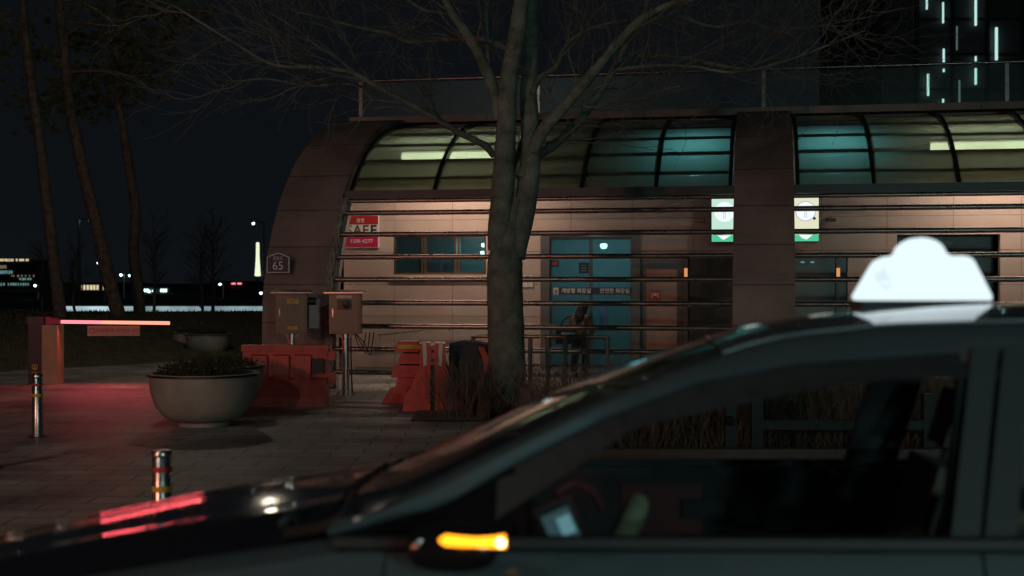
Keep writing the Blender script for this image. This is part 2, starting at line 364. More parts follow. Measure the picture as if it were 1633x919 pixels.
# guard room behind the window and toilet lobby behind the doors
def room(u0, u1, n1, z1, name, m):
    b = MB(); b.box(u0, u1, n1, n1+.05, 0, z1); b.box(u0-.05, u0, 4.12, n1+.05, 0, z1); b.box(u1, u1+.05, 4.12, n1+.05, 0, z1)
    b.box(u0, u1, 4.12, n1, z1, z1+.05); b.box(u0, u1, 4.12, n1, .0, .02); return b.build(name, m, bld, fix=False)
room(.4, 3.3, 6.0, 2.75, 'guard_room', M['teal']); room(3.4, 5.9, 6.6, 2.75, 'toilet_lobby', M['teal'])
b = MB()
for u in (1.35, 1.75, 2.0): b.box(u, u+.05, 4.6, 4.65, 0.02, 2.3)
b.box(1.2, 2.1, 4.55, 4.7, 0.02, .9); b.box(1.3, 2.0, 4.9, 5.2, 0.02, 2.1); b.build('shelving', M['greyjamb'], bld)
# door portal
b = MB(); b.box(3.86, 4.03, 3.88, 4.0, 0, 2.58); b.box(3.86, 5.69, 3.88, 4.0, 2.565, 2.62); b.box(5.55, 5.69, 3.88, 4.0, 0, 2.565)
b.build('door_surround', M['greyjamb'], bld, bevel=.005)
for u0, u1 in ((4.03, 4.79), (4.79, 5.55)):
    b = MB(); b.box(u0+.002, u0+.03, 3.93, 3.97, 0.03, 2.55); b.box(u1-.03, u1-.002, 3.93, 3.97, .03, 2.55); b.box(u0+.03, u1-.03, 3.93, 3.97, 2.5, 2.55); b.box(u0+.03, u1-.03, 3.93, 3.97, .03, .11)
    d = b.build('door', M['greyjamb'], bld)
    b = MB(); b.box(u0+.03, u1-.03, 3.947, 3.953, .11, 2.5); b.build('pane', M['doorglass'], d)
    uu = u1-.09 if u0 < 4.5 else u0+.30
    b = MB(); b.tube([(uu,3.88,.95),(uu,3.88,1.25)], .012, 8); b.tube([(uu,3.93,.97),(uu,3.88,.97)], .009, 6); b.tube([(uu,3.93,1.23),(uu,3.88,1.23)], .009, 6); b.build('handle', M['steel'], d)
# lift lobby: dark glazed panels, lift door, orange reflections on the posts made as glowing strips
b = MB(); b.box(5.69, 6.48, 4.02, 4.06, 0, 2.23); b.box(6.56, 9.36, 4.02, 4.06, 0, 2.23); b.build('lobby_panel', M['lobby'], bld)
b = MB(); b.box(5.80, 6.36, 3.99, 4.015, 0, 1.95); b.build('lift_door', M['liftdoor'], bld, bevel=.004)
for u in (5.585, 6.52, 9.20):
    b = MB(); b.box(u-.035, u+.035, 3.93, 4.0, 0, 2.22); p = b.build('steel_post', M['greyjamb'], bld)
    b = MB(); b.box(u-.03, u+.03, 3.915, 3.929, 1.80, 1.97); b.build('reflection_glint', M['warmglint'], p)
    if u < 5.7:
        b = MB(); b.box(u-.025, u+.025, 3.915, 3.929, 2.02, 2.10); b.build('reflection_glint', M['warmglint'], p)
for u in (8.55, 8.72):
    b = MB(); b.box(u, u+.07, 4.0, 4.018, 2.06, 2.09); b.build('lift_indicator', M['coolwin'], bld)
# dark shop-like opening to the right
b = MB(); b.box(10.2, 11.92, 4.5, 4.55, 0, 2.55); b.box(10.22, 11.5, 4.2, 4.26, 1.9, 2.45); b.build('recess', M['black'], bld)
# fluorescent tubes and the cool lamps inside the vault
for u0, u1 in ((1.50, 3.5), (10.65, 14.0)):
    b = MB(); b.tube([(u0, 2.9, 3.98), (u1, 2.9, 3.98)], .07, 10); t = b.build('fluorescent_tube', M['tubeglow'], bld)
    b = MB(); b.box(u0-.03, u1+.03, 2.84, 2.96, 4.06, 4.11); b.build('tube_housing', M['white'], t)
for u in (6.75, 9.05):
    b = MB(); b.box(u-.25, u+.25, 3.3, 3.4, 3.32, 3.36); b.build('lamp_bracket', M['darkmetal'], bld)
    p = W(u, 2.6, 3.35); q = W(u, 2.0, 4.1); lamp('vault_lamp', 'SPOT', p, 62, (0.20, 0.70, 1.0), .1, q, 150, blend=1.0)
for u in (2.4, 12.2):
    lamp('vault_tube_light', 'AREA', W(u, 2.85, 3.93), 62 if u < 5 else 55, (1.0, 0.66, 0.48), sx=2.2, sy=.15, target=W(u, 3.6, 1.0))
for u, n in ((4.86, 5.3), (5.52, 4.8)):
    b = MB(); b.lathe([(.001, -.06), (.05, -.05), (.075, 0), (.06, .04), (.0, .05)], 16, (u, n, 2.42)); g = b.build('ceiling_globe', M['globe'], bld)
    b = MB(); b.tube([(u,n,2.46),(u,n,2.75)], .02, 8); b.build('globe_stem', M['steel'], g)
lamp('toilet_ceiling_light', 'POINT', W(4.7, 5.2, 2.3), 5.5, (0.42, 0.85, 0.95), .15)
lamp('guard_room_light', 'POINT', W(2.5, 5.1, 2.4), 4, (0.42, 0.85, 0.95), .12)
b = MB(); b.lathe([(.001,-.04),(.04,-.03),(.05,.03),(.0,.04)], 12, (2.68, 4.4, 2.42)); b.lathe([(.001,-.04),(.04,-.03),(.05,.03),(.0,.04)], 12, (2.66, 4.4, 2.27)); b.build('wall_lamp', M['globe'], bld)

# roof railing
rl = thing('glass_roof_railing', 'long glass railing with steel posts along the flat roof edge', 'railing', W(0, 5.2, 4.8), BA)
posts = [0, 3.59, 7.9, 12.25, 15.4]
b = MB(); b.tube([(0,0,.93),(15.4,0,.93)], .028, 10); b.build('top_rail', M['tube'], rl)
for u in posts:
    b = MB(); b.box(u-.035, u+.035, -.03, .03, 0.0, .905); b.build('post', M['tube'], rl)
for a, c in zip(posts, posts[1:]):
    m_ = (a+c)/2
    for x0, x1 in ((a+.04, m_-.01), (m_+.01, c-.04)):
        b = MB(); b.box(x0, x1, -.006, .006, .06, .88); b.build('glass_panel', M['railglass'], rl)
    b = MB(); b.box(m_-.009, m_+.009, -.012, .012, .0, .90); b.build('mid_stay', M['darkmetal'], rl)

# ------------------------------------------------------------------ signs on the building
def sign_root(name, label, cat, u, n, z, group=None): return thing(name, label, cat, W(u, n, z), BA, group)
s = sign_root('wall_notice', 'pink and white SAFE notice board on the stone wall left of the window', 'sign', .43, 3.885, 2.68)
b = MB(); b.box(-.34,.34,-.02,.012,-.31,.31); b.build('board', M['white'], s, bevel=.004)
b = MB(); b.box(-.325,.325,-.026,-.0205,.13,.295); b.build('red_band', M['redtape'], s)
b = MB(); b.box(-.325,.325,-.026,-.0205,-.295,-.10); b.build('magenta_band', M['magenta'], s)
M['olive'] = mat('olive_print', (0.30,0.33,0.18), .6); M['brownprint'] = mat('brown_print', (0.16,0.09,0.08), .6); M['inkprint'] = mat('ink_print', (0.02,0.03,0.05), .6)
for i, (ch, mm) in enumerate(zip('SAFE', ('olive','brownprint','brownprint','inkprint'))):
    text('lettering', ch, .26, M[mm], s, (-.235+i*.157, -.0235, .012), bold=.006)
text('lettering', '불법', .09, M['white'], s, (-.02, -.028, .2))
text('lettering', '1588-4277', .105, M['white'], s, (0, -.028, -.19))
s = sign_root('building_number_plate', 'small dark house-shaped plate reading 65 on the left stone rib', 'sign', .28, -.075, 2.02)
pl = lambda k: [(-.19*k,-.15*k),(.19*k,-.15*k),(.19*k,.10*k),(.02*k,.165*k),(-.02*k,.165*k),(-.19*k,.10*k)]
b = MB(); b.prism(pl(1), -.012, .012); b.build('rim', M['white'], s, fix=True)
b = MB(); b.prism(pl(.92), -.0175, -.0125); b.build('face', M['navy'], s)
text('lettering', '65', .19, M['white'], s, (0, -.020, -.045)); text('lettering', '광장로', .062, M['white'], s, (0, -.020, .075))
s = sign_root('restroom_door_banner', 'dark strip with white Korean lettering across the glass doors', 'sign', 4.86, 3.915, 1.555)
b = MB(); b.box(-.66,.69,0,.006,-.065,.065); b.build('strip', M['navy'], s)
text('lettering', '개방형 화장실', .095, M['white'], s, (-.34, -.003, 0), bold=.002); text('lettering', '안전한 화장실', .095, M['white'], s, (.37, -.003, 0), bold=.002)
b = MB(); b.box(-.77,-.67,0,.006,-.06,.06); b.build('pictogram_panel', M['whitetape'], s)
b = MB(); b.lathe([(.018,0),(.0,.0)],10,(-.72,-.001,0.03)); b.box(-.735,-.705,-.004,-.001,-.04,.01); b.build('pictogram', M['redtape'], s)
s = sign_root('small_wall_sign', 'small white sign with dark figure beside the door jamb', 'sign', 3.62, 3.88, 1.74)
b = MB(); b.box(-.1,.1,0,.015,-.11,.11); b.build('board', M['whitetape'], s); b = MB(); b.prism([(-.03,.09),(.03,.09),(.012,.0),(.0,-.05),(-.012,.0)],-.004,-.001); b.build('figure', M['inkprint'], s)
s = sign_root('red_notice', 'small red and white notice on the brown lift door', 'sign', 5.96, 3.975, 1.48)
b = MB(); b.box(-.085,.085,0,.008,-.09,.09); b.build('sheet', M['redtape'], s)
b = MB()
for sx in (-1,1): b.box(sx*.055-.008, sx*.055+.008, -.004,-.001,-.05,.05)
b.box(-.03,.03,-.004,-.001,-.012,.04); b.build('marks', M['white'], s)
s = sign_root('dark_door_sticker', 'dark square sticker on the glass doors above the banner', 'sticker', 4.66, 3.92, 1.98)
b = MB(); b.box(-.09,.09,0,.005,-.1,.1); b.build('sheet', M['inkprint'], s)
b = MB()
for i in range(3): b.box(-.05,.05,-.004,-.001,-.06+.045*i,-.045+.045*i)
b.build('marks', M['greyplastic'], s)
b = MB(); b.box(-.05,.07,0,.005,-.22,-.17); b.build('red_label', M['redtape'], s)
s = sign_root('corner_door_sticker', 'dark sticker near the upper left corner of the glass doors', 'sticker', 4.1, 3.92, 2.06)
b = MB(); b.box(-.05,.1,0,.005,-.06,.06); b.build('sheet', M['inkprint'], s)
b = MB(); b.box(-.02,.07,-.004,-.001,-.03,.03); b.build('marks', M['redtape'], s)
b = MB(); b.box(-.07,.07,0,.006,-.22,.22)
tag(b.build('blue_poster', M['blue'], None, W(5.02, 3.9, 1.12), BA), 'narrow blue poster on the glass door beside the person', 'poster')
# light boxes
M['boxglow'] = emat('box_face', (0.66, 0.95, 0.80), .85); M['boxgreen'] = emat('box_green', (0.10, 0.62, 0.34), .9); M['boxwhite'] = emat('box_white', (0.90, 1.0, 1.0), 1.0)
M['boxring'] = emat('box_ring', (0.62, 0.42, 0.72), .8); M['boxink'] = emat('box_ink', (0.03, 0.16, 0.16), .25); M['boxwarm'] = emat('box_warm', (0.92, 0.92, 0.66), .85)
def lightbox(u, side, label):
    s = sign_root('sign_light_box', label, 'sign', u, 3.78, 2.87, 'lit sign boxes on either side of the middle rib')
    b = MB(); b.box(-.235,.235,-.05,.10,-.44,.44); b.build('case', M['darkmetal'], s, bevel=.01)
    b = MB(); b.box(-.225,.225,-.056,-.052,-.31,.43); b.build('face', M['boxglow' if side < 0 else 'boxwarm'], s)
    b = MB(); b.box(-.225,.225,-.056,-.052,-.43,-.312); b.build('green_band', M['boxgreen'], s)
    b = MB(); b.prism([(-.12,-.318),(.12,-.318),(-.02 if side<0 else .02,-.40),(-.05,-.38)],-.062,-.058); b.build('arrow', M['boxwhite'], s)
    n = 36; ri, ro = .165, .178
    b = MB(); rows = [[(r_*math.cos(6.2832*j/n), -.062, .10+r_*math.sin(6.2832*j/n)) for r_ in (ri, ro)] for j in range(n+1)]; b.strip(rows, False); b.build('ring', M['boxring'] if side > 0 else M['boxwhite'], s)
    b = MB(); b.add([(ri*math.cos(6.2832*j/n), -.060, .10+ri*math.sin(6.2832*j/n)) for j in range(n)], [tuple(range(n))]); b.build('disc', M['boxwhite'], s)
    b = MB(); b.box(-.018,-.010,-.066,-.063,-.02,.10); b.box(.010,.018,-.066,-.063,-.02,.10); b.box(-.008,.008,-.066,-.063,.15,.18); b.build('emblem', M['boxring'], s)
    b = MB(); rr = random.Random(3)
    for i in range(40):
        x = (-.2+abs(rr.gauss(0,.09))) if side < 0 else (.2-abs(rr.gauss(0,.09))); x = max(-.21, min(.21, x)); h = rr.uniform(.04,.20)*max(.2, 1-abs(x+side*.2*-1*-1)*1.6)
        b.prism([(x-.006,-.308),(x+.006,-.308),(x,-.308+h)],-.0605,-.0590)
    b.build('plant_print', M['boxink'], s)
    if side > 0:
        b = MB(); b.add([(.15+.026*math.cos(6.2832*j/14), -.0665, -.03+.026*math.sin(6.2832*j/14)) for j in range(14)], [tuple(range(14))]); b.build('dark_dot', M['boxink'], s)
    return s
lightbox(7.215, -1, 'bright green-white lit sign box left of the middle stone rib')
lightbox(8.63, 1, 'bright lit sign box with purple ring right of the middle stone rib')
def camera_dome(u, label):
    s = sign_root('security_camera', label, 'security camera', u, 3.9, 2.83, 'small cameras beside the lit sign boxes')
    b = MB(); b.box(-.03,.03,-.06,0,-.03,.03); b.build('mount', M['darkmetal'], s)
    b = MB(); b.tube([(-.02,-.08,0),(.14,-.12,-.01)], .04, 10); b.build('housing', M['liftdoor'], s)
camera_dome(6.72, 'small bullet camera on the wall left of the lit boxes'); camera_dome(9.02, 'small bullet camera on the wall right of the lit boxes')

# wall handrail (inside, low on the left)
s = sign_root('wall_grab_rail', 'thin sloping handrail on the stone wall under the window', 'handrail', .75, 3.86, .62)
b = MB(); b.tube([(0,-.06,.1),(.35,-.06,.13),(1.45,-.06,.28)], .016, 8); b.build('rail', M['steel'], s)
for x, z in ((.05,.10),(.75,.185),(1.4,.27)):
    b = MB(); b.tube([(x,.0,z-.1),(x,-.05,z-.08),(x,-.06,z)], .01, 6); b.build('bracket', M['steel'], s)

# front handrail of the ramp, between trunk and door
hr = thing('ramp_handrail', 'grey tubular ramp handrail beside the tree trunk', 'handrail', W(3.68, -1.0, 0), BA)
for x0, x1 in ((0, 1.0), (1.05, 2.0)):
    b = MB(); b.tube([(x0,0,.92),(x1,0,.92)], .03, 10); b.build('top_rail', M['tube'], hr)
    b = MB(); b.tube([(x0,0,.50),(x1,0,.50)], .02, 8); b.build('lower_rail', M['tube'], hr)
for x in (0, .86, 1.12, 1.38, 1.70, 2.0):
    b = MB(); b.tube([(x,0,0),(x,0,.92)], .032, 10); b.build('post', M['greyjamb'], hr)
b = MB(); b.box(1.33,1.52,-.06,.06,.955,.985); b.build('cap_plate', M['whitetape'], hr, bevel=.01)

# cable bundle down the left rib
cb = MB(); rr = random.Random(11)
for k in range(7):
    pts = []
    for i in range(22):
        z = 3.1-i*3.05/21; pts.append((1.12+.05*math.sin(i*1.3+k)+rr.uniform(-.03,.03), n_at(z,.02)-.05-.02*(k%3)+rr.uniform(-.02,.02), z))
    cb.tube(pts, .014, 6)
tag(cb.build('cable_bundle', M['palecable'], None, O, BA), 'loose bundle of cables hanging down the left stone rib', 'cables')
s = thing('cable_trunking', 'tall pale cable trunking standing beside the left stone rib', 'cable duct', W(1.115, .10, 0), BA)
b = MB()
rows = []
for i in range(18):
    z = 3.15*i/17; n = n_at(z, -.12); rows.append([(-.035,n,z),(.035,n,z),(.035,n+.14,z),(-.035,n+.14,z)])
b.strip(rows, False, True); b.build('duct', M['wall'], s)

# ------------------------------------------------------------------ meter cabinets
def cabinet(x, y, rz, label, kind):
    s = thing('meter_cabinet', label, 'cabinet', (x, y, 0), rz, 'steel cabinets on posts beside the left rib')
    z0, z1 = .94, 1.55
    b = MB(); b.box(-.235,.235,-.02,.20,z0,z1); b.build('case', M['cabinet'], s, bevel=.008)
    b = MB(); b.box(-.215,.215,-.033,-.022,z0+.02,z1-.02); dr = b.build('door', M['cabinet'], s, bevel=.004)
    b = MB(); b.box(-.185,-.165,-.05,-.034,1.20,1.32); b.build('handle', M['steel'], dr)
    b = MB(); b.prism([(-.12,z1+.001),(.26,z1+.001),(.26,z1+.055),(-.12,z1+.018)], -.30, .30, 'x'); b.build('hood', M['steel'], s)
    b = MB(); b.lathe([(.055,0),(.055,.94)], 20, (0,.08,0)); b.build('post', M['steel'], s)
    b = MB(); b.box(-.15,.15,-.05,.21,0,.02)
    for sx in (-1,1):
        for sy in (.0,.16): b.tube([(sx*.12,sy,.02),(sx*.12,sy,.045)], .012, 6)
    b.build('base_plate', M['steel'], s)
    for sx in (-1, 1):
        b = MB(); b.prism([(sx*.05,.86),(sx*.14,.94),(sx*.05,.94)], .06, .10); b.build('bracket', M['liftdoor'], s)
    if kind == 0:
        for z, h, w_ in ((1.43,.07,.09),(1.03,.05,.07)):
            b = MB(); b.box(-.02-w_*.5,.02+w_,-.038,-.034,z-h/2,z+h/2); q = b.build('sticker', M['yellow'], dr)
            text('lettering', '계량기' if h > .06 else '전기', h*.6, M['brownprint'], q, (.02,-.040,z))
        b = MB(); b.lathe([(.0,0),(.06,0),(.06,.12),(.0,.12)], 14, (0,0,0)); g = b.build('gauge', M['darkmetal'], s); g.rotation_euler = (0, R(90), 0); g.location = (.236, .06, 1.43)
        b = MB(); b.box(.25,.40,.05,.19,1.02,1.46); b.build('side_box', M['greyplastic'], s, bevel=.006)
    else:
        b = MB(); b.box(-.11,.11,-.040,-.034,1.30,1.46); q = b.build('window_frame', M['black'], dr, bevel=.02)
        b = MB(); b.lathe([(.06,0),(.055,.02),(.0,.03)], 18); g = b.build('dial', M['darkmetal'], q); g.rotation_euler = (R(90),0,0); g.location = (.03,-.041,1.38)
        b = MB(); b.box(-.12,.12,-.038,-.034,1.475,1.52); b.build('sticker', M['whitetape'], dr)
        b = MB()
        for k, (dx, dz) in enumerate(((.05,.25),(.11,.30),(.17,.32))):
            b.tube(catmull([(.12+dx*.2,.1,.94),(.12+dx,.09,.94-dz*.5),(.2+dx,.1,.94-dz),(.25+dx,.12,.96)],5), .009, 6)
        b.tube([(.07,.12,.94),(.075,.12,.5),(.09,.14,0)], .012, 6)
        b.build('cable', M['cable'], s)
    return s
cabinet(-3.33, 19.9, R(3), 'steel meter cabinet with yellow stickers, behind the red barrier', 0)
cabinet(-2.52, 19.85, R(-3), 'steel meter cabinet with a dark round window in its door', 1)

# ------------------------------------------------------------------ planters
def planter(x, y, label, scale=1.0, seed=1, plants=True, group='round stone planters'):
    s = thing('bowl_planter', label, 'planter', (x, y, 0), 0, group); s.scale = (scale,)*3
    prof_ = [(.0,.0),(.30,.0),(.30,.05),(.27,.06)] + [(.27+.37*math.sin(t*math.pi/2)**.8, .06+.54*(1-math.cos(t*math.pi/2))**.95) for t in [i/14 for i in range(1,15)]] + [(.655,.605),(.655,.635),(.60,.635),(.58,.57),(.0,.57)]
    b = MB(); b.lathe(prof_, 48); b.build('bowl', M['planter'], s)
    b = MB(); b.lathe([(.657,.604),(.666,.604),(.666,.628),(.657,.628)], 48); b.build('rim_band', M['darkmetal'], s)
    b = MB(); b.lathe([(.0,.60),(.35,.60),(.585,.585)], 24); b.build('soil', M['soil'], s)
    if plants:
        r2 = random.Random(seed); b = MB()
        for _ in range(260):
            a = r2.uniform(0,6.28); q = .53*math.sqrt(r2.random()); h = r2.uniform(.06,.19)*(1-.4*q); px, py = q*math.cos(a), q*math.sin(a)
            tip = (px+r2.uniform(-.05,.05), py+r2.uniform(-.05,.05), .59+h); b.tube([(px,py,.58),tip], .004, 3, False)
            for k in range(6):
                t = r2.uniform(.3,1); c = Vector((px,py,.58)).lerp(Vector(tip), t); d = Vector((r2.uniform(-1,1),r2.uniform(-1,1),r2.uniform(-.2,1))).normalized()*r2.uniform(.02,.04); e = d.cross(Vector((r2.random(),r2.random(),1))).normalized()*.011
                b.add([c, c+d*.5+e, c+d, c+d*.5-e], [(0,1,2,3)])
        b.build('plants', M['leaf'], s, fix=False)
    return s
planter(-3.70, 15.8, 'large round stone bowl planter in front of the red barrier')
planter(-3.90, 17.25, 'round stone bowl planter half hidden behind the nearest bowl', seed=4)
planter(-7.05, 30.6, 'far stone bowl planter on the path, in front of its twin', .82, 6, group='round stone planters')
planter(-7.62, 31.6, 'far stone bowl planter on the path, behind its twin', .82, 8, group='round stone planters')

# ------------------------------------------------------------------ bollards
def bollard_proto():
    s = thing('steel_bollard', 'x', 'bollard', (0,0,0), 0, 'steel bollards along the plaza edge')
    b = MB(); b.lathe([(.0,0),(.058,0),(.058,.655),(.05,.665),(.0,.665)], 28); b.build('tube', M['steel'], s)
    b = MB(); b.lathe([(.0,.668),(.062,.668),(.062,.69),(.055,.70),(.0,.70)], 28); b.build('cap', M['steel'], s)
    b = MB(); b.lathe([(.0595,.57),(.0605,.57),(.0605,.60),(.0595,.60)], 28); b.build('red_band', M['redtape'], s)
    b = MB(); b.lathe([(.0595,.45),(.0605,.45),(.0605,.485),(.0595,.485)], 28); b.build('yellow_band', M['yellow'], s)
    b = MB(); b.lathe([(.059,0),(.10,0),(.10,.012),(.059,.012)], 28); b.build('base_ring', M['darkmetal'], s)
    return s
bp = bollard_proto(); bp.location = (-2.125, 8.0, 0); bp['label'] = 'steel bollard with red and yellow bands just behind the car bonnet'
for loc, lb in (((-5.26, 14.6, 0), 'steel bollard standing in front of the barrier gate box'), ((-4.80, 12.15, 0), 'steel bollard cut off by the left edge of the photo')):
    c = copy_tree(bp); c.location = loc; c['label'] = lb

# ------------------------------------------------------------------ parking barrier gate
gt = thing('parking_barrier_gate', 'dark and orange parking gate with its glowing red arm lowered', 'barrier gate', (-7.85, 22.2, 0), 0)
M['orangepaint'] = mat('orange_paint', (0.36,0.24,0.14), .45, var=.15, scale=5)
M['armglow'] = emat('arm_glow', (1.0, 0.26, 0.32), 1.35); M['armglow2'] = emat('arm_glow_warm', (1.0, 0.36, 0.24), 1.35)
b = MB(); b.box(-.24,-.02,-.17,.17,0,1.0); b.build('cabinet', M['black'], gt, bevel=.01)
b = MB(); b.box(-.225,-.04,-.178,-.1715,.10,.93); pn = b.build('black_panel', M['black'], gt)
b = MB(); b.lathe([(.038,-.004),(.050,-.004),(.050,.0),(.038,.0)], 24); g = b.build('emblem', M['yellow'], pn); g.rotation_euler = (R(90),0,0); g.location = (-.13,-.182,.30)
b = MB(); b.prism([(-.152,.262),(-.14,.262),(-.13,.30),(-.12,.262),(-.108,.262),(-.13,.335)],-.184,-.180); b.build('emblem', M['yellow'], pn)
b = MB(); b.box(-.19,-.07,-.182,-.180,.205,.215); b.build('lettering', M['yellow'], pn)
b = MB(); b.box(-.02,.24,-.16,.17,0,1.0); b.build('side_housing', M['orangepaint'], gt, bevel=.012)
b = MB(); b.box(-.26,.02,-.19,.19,1.003,1.14); b.build('head', M['black'], gt, bevel=.015)
b = MB(); b.prism([(.021,1.003),(.27,1.02),(.27,1.08),(.021,1.14)],-.12,.12); b.build('arm_socket', M['magenta'], gt)
def arm(x0, x1, m):
    b = MB(); z = lambda x: 1.055-.012*x; b.tube([(x0,-.05,z(x0)),(x1,-.05,z(x1))], .030, 12); return b.build('arm', m, gt)
arm(.27, .95, M['armglow']); arm(.95, 2.09, M['armglow2'])
bn = thing('hanging_banner', 'small pink banner with Korean text hanging under the glowing gate arm', 'banner', (-6.70, 22.15, .90))
b = MB(); b.box(-.44,.44,-.004,.004,-.085,.085); b.build('sheet', mat('pink_banner', (0.55,0.30,0.24), .6, var=.12, scale=6), bn)
text('lettering', '차량통제 구역입니다', .085, M['magenta'], bn, (.06,-.008,0)); 
b = MB(); b.lathe([(.035,-.003),(.05,-.003),(.05,.0),(.035,.0)], 20); g = b.build('emblem', M['magenta'], bn); g.rotation_euler=(R(90),0,0); g.location=(-.36,-.006,0)
b = MB()
for x in (-.4,.4): b.tube([(x,0,.08),(x,0,.14)], .005, 5)
b.build('tie', M['darkmetal'], bn)
lamp('gate_arm_light', 'AREA', (-6.6, 22.0, 1.0), 14, (1.0, 0.09, 0.12), sx=1.9, sy=.06, target=(-6.7, 20.6, 0))
lamp('red_gate_glow', 'POINT', (-8.6, 18.6, 1.5), 17, (1.0, 0.06, 0.10), .15)

# ------------------------------------------------------------------ plastic barriers
def barrier(x, y, rz, label, sc_=1.0, tapes=False):
    s = thing('plastic_barrier', label, 'barrier', (x, y, 0), rz, 'red plastic road barriers in front of the building'); s.scale = (sc_,)*3
    L = .58; b = MB()
    sec = [(-.27,.0),(.27,.0),(.27,.13),(.15,.36),(.10,.40),(.10,.80),(.07,.83),(-.07,.83),(-.10,.80),(-.10,.40),(-.15,.36),(-.27,.13)]
    b.prism(sec, -L, L, 'x'); b.build('body', M['redplastic'], s, bevel=.015)
    b = MB()
    for x0 in (-.46, -.16, .14, ):
        b.prism([(-.101,.42),(-.155,.36),(-.165,.45),(-.155,.70),(-.101,.72)], x0, x0+.22, 'x')
    b.build('rib', M['redplastic'], s, bevel=.01)
    b = MB(); b.box(-L-.02,L+.02,-.125,.125,.76,.845); b.build('top_lip', M['redplastic'], s, bevel=.015)
    for z0, z1 in ((.14,.30),(.48,.60)):
        b = MB(); b.box(-L-.11,-L-.001,-.09,.09,z0,z1); b.build('coupling', M['redplastic'], s, bevel=.012)
        b = MB(); b.box(L+.001,L+.11,-.09,.09,z0+.16,z1+.16); b.build('coupling', M['redplastic'], s, bevel=.012)
    b = MB(); b.box(L-.20,L-.04,-.166,-.104,.46,.66); b.build('fork_slot', M['black'], s)
    if tapes:
        for x0 in (-.33, .12):
            b = MB(); b.box(x0,x0+.10,-.172,-.168,.38,.74); b.build('reflective_tape', M['whitetape'], s)
    return s
barrier(-3.15, 18.35, R(2), 'red plastic barrier standing behind the two near bowl planters')
def end_on(x, y, rz, label, variant):
    s = thing('plastic_barrier', label, 'barrier', (x, y, 0), rz, 'red plastic road barriers in front of the building')
    if variant == 0:      # seen from its stepped end
        steps = [(.00,.20,-.34,.10),(.20,.36,-.22,.14),(.37,.54,-.27,.12),(.56,.71,-.18,.16),(.73,.88,-.22,.08)]
        for i, (z0,z1,x0,x1) in enumerate(steps):
            b = MB(); d = .06 if i else .14
            b.prism([(x0-d*.8,z0),(x1,z0),(x1-.02,z1),(x0,z1)], -.02*i%.05, .62); b.build('block', M['redplastic'], s, bevel=.015)
        b = MB(); b.box(-.215,.10,-.012,-.004,.775,.835); b.build('yellow_tape', M['yellow'], s)
        b = MB(); b.box(.10,.34,.05,.5,.74,.86); b.box(.14,.32,.05,.5,.64,.73); b.build('grey_block', M['greyplastic'], s, bevel=.012)
    else:
        b = MB()
        for sx in (-1, 1):
            x0, x1 = (sx*.03, sx*.34)
            b.prism([(sx*.03,.0),(sx*.40,.0),(sx*.37,.22),(sx*.30,.30)] + [(sx*.17,.62),(sx*.17,.90),(sx*.03,.90)], -.1, .9)
        b.build('body', M['redplastic'], s, bevel=.015)
        b = MB(); b.box(-.03,.03,-.06,.9,0,.62); b.build('groove', M['black'], s)
        b = MB(); b.box(-.03,.03,-.09,.85,.62,.88); b.build('core', M['redplastic'], s)
        b = MB()
        for z in (.66,.78): b.lathe([(.028,0),(.0,.0)],10,(0,0,0)); 
        b = MB(); b.box(-.02,.02,-.096,-.091,.66,.70); b.box(-.02,.02,-.096,-.091,.78,.82); b.build('pin_hole', M['black'], s)
        for sx in (-1, 1):
            b = MB(); b.prism([(sx*.07,.62),(sx*.12,.60),(sx*.135,.91),(sx*.085,.91)], -.112, -.103); b.build('reflective_tape', M['whitetape'], s)
    return s
end_on(-1.40, 18.6, R(-4), 'red plastic barrier end with yellow tape and stepped blocks', 0)
end_on(-1.06, 17.6, R(3), 'red plastic barrier end with two upright white tapes', 1)
# dark tarp over the next barrier
tp = MB(); nx, nz = 26, 14; rows = []
for k in range(nx+1):
    a = k/nx; row = []
    for j in range(nz+1):
        t = j/nz; d = .16+.22*t+.07*math.sin(a*22+2*math.sin(t*3))*t+.03*noise.noise(Vector((a*9,t*6,1)))
        row.append((-.45+1.0*a, -d, .88-.84*t+.03*math.sin(a*7)*(1-t)))
    rows.append([(r[0], .25, r[2]) for r in row[::-1]] + row)
tp.strip(rows)
o = tp.build('dark_tarp', M['cloth'], None, (-.40, 18.1, 0), R(-2), fix=False, solid=.01)
tag(o, 'dark grey tarpaulin draped over a barrier left of the trunk', 'tarpaulin')
b = MB()
for z in range(6): b.tube(catmull([(-.02+.01*z,-.33-.01*z,.84),(.05+.012*z,-.40-.01*z,.66),(.06,-.42,.44+.02*z)],4), .018, 6)
tag(b.build('red_cloth', M['redplastic'], None, (-.42, 18.1, 0), 0), 'strip of red cloth hanging over the dark tarpaulin', 'cloth')

# ------------------------------------------------------------------ person at the doors
def skin(name, verts, edges, rad, m, parent, root=0, sub=2, label=None):
    me = bpy.data.meshes.new(name); me.from_pydata(verts, edges, []); o = bpy.data.objects.new(name, me); col.objects.link(o); o.parent = parent
    md = o.modifiers.new('skin', 'SKIN'); md.use_smooth_shade = True
    sv = me.skin_vertices[0].data
    for i, r in enumerate(rad):
        sv[i].radius = r if hasattr(r, '__len__') else (r, r); sv[i].use_root = (i == root)
    o.modifiers.new('sub', 'SUBSURF').levels = sub; o.modifiers['sub'].render_levels = sub
    dg = bpy.context.evaluated_depsgraph_get(); me2 = bpy.data.meshes.new_from_object(o.evaluated_get(dg))
    o.modifiers.clear(); o.data = me2; me2.materials.clear(); me2.materials.append(m)
    for p in me2.polygons: p.use_smooth = True
    if label: o['label'] = label
    return o
pr = thing('person', 'person in dark hood, khaki jacket and dark trousers standing at the glass doors', 'person', W(4.66, 3.30, 0.02), BA+R(-20))
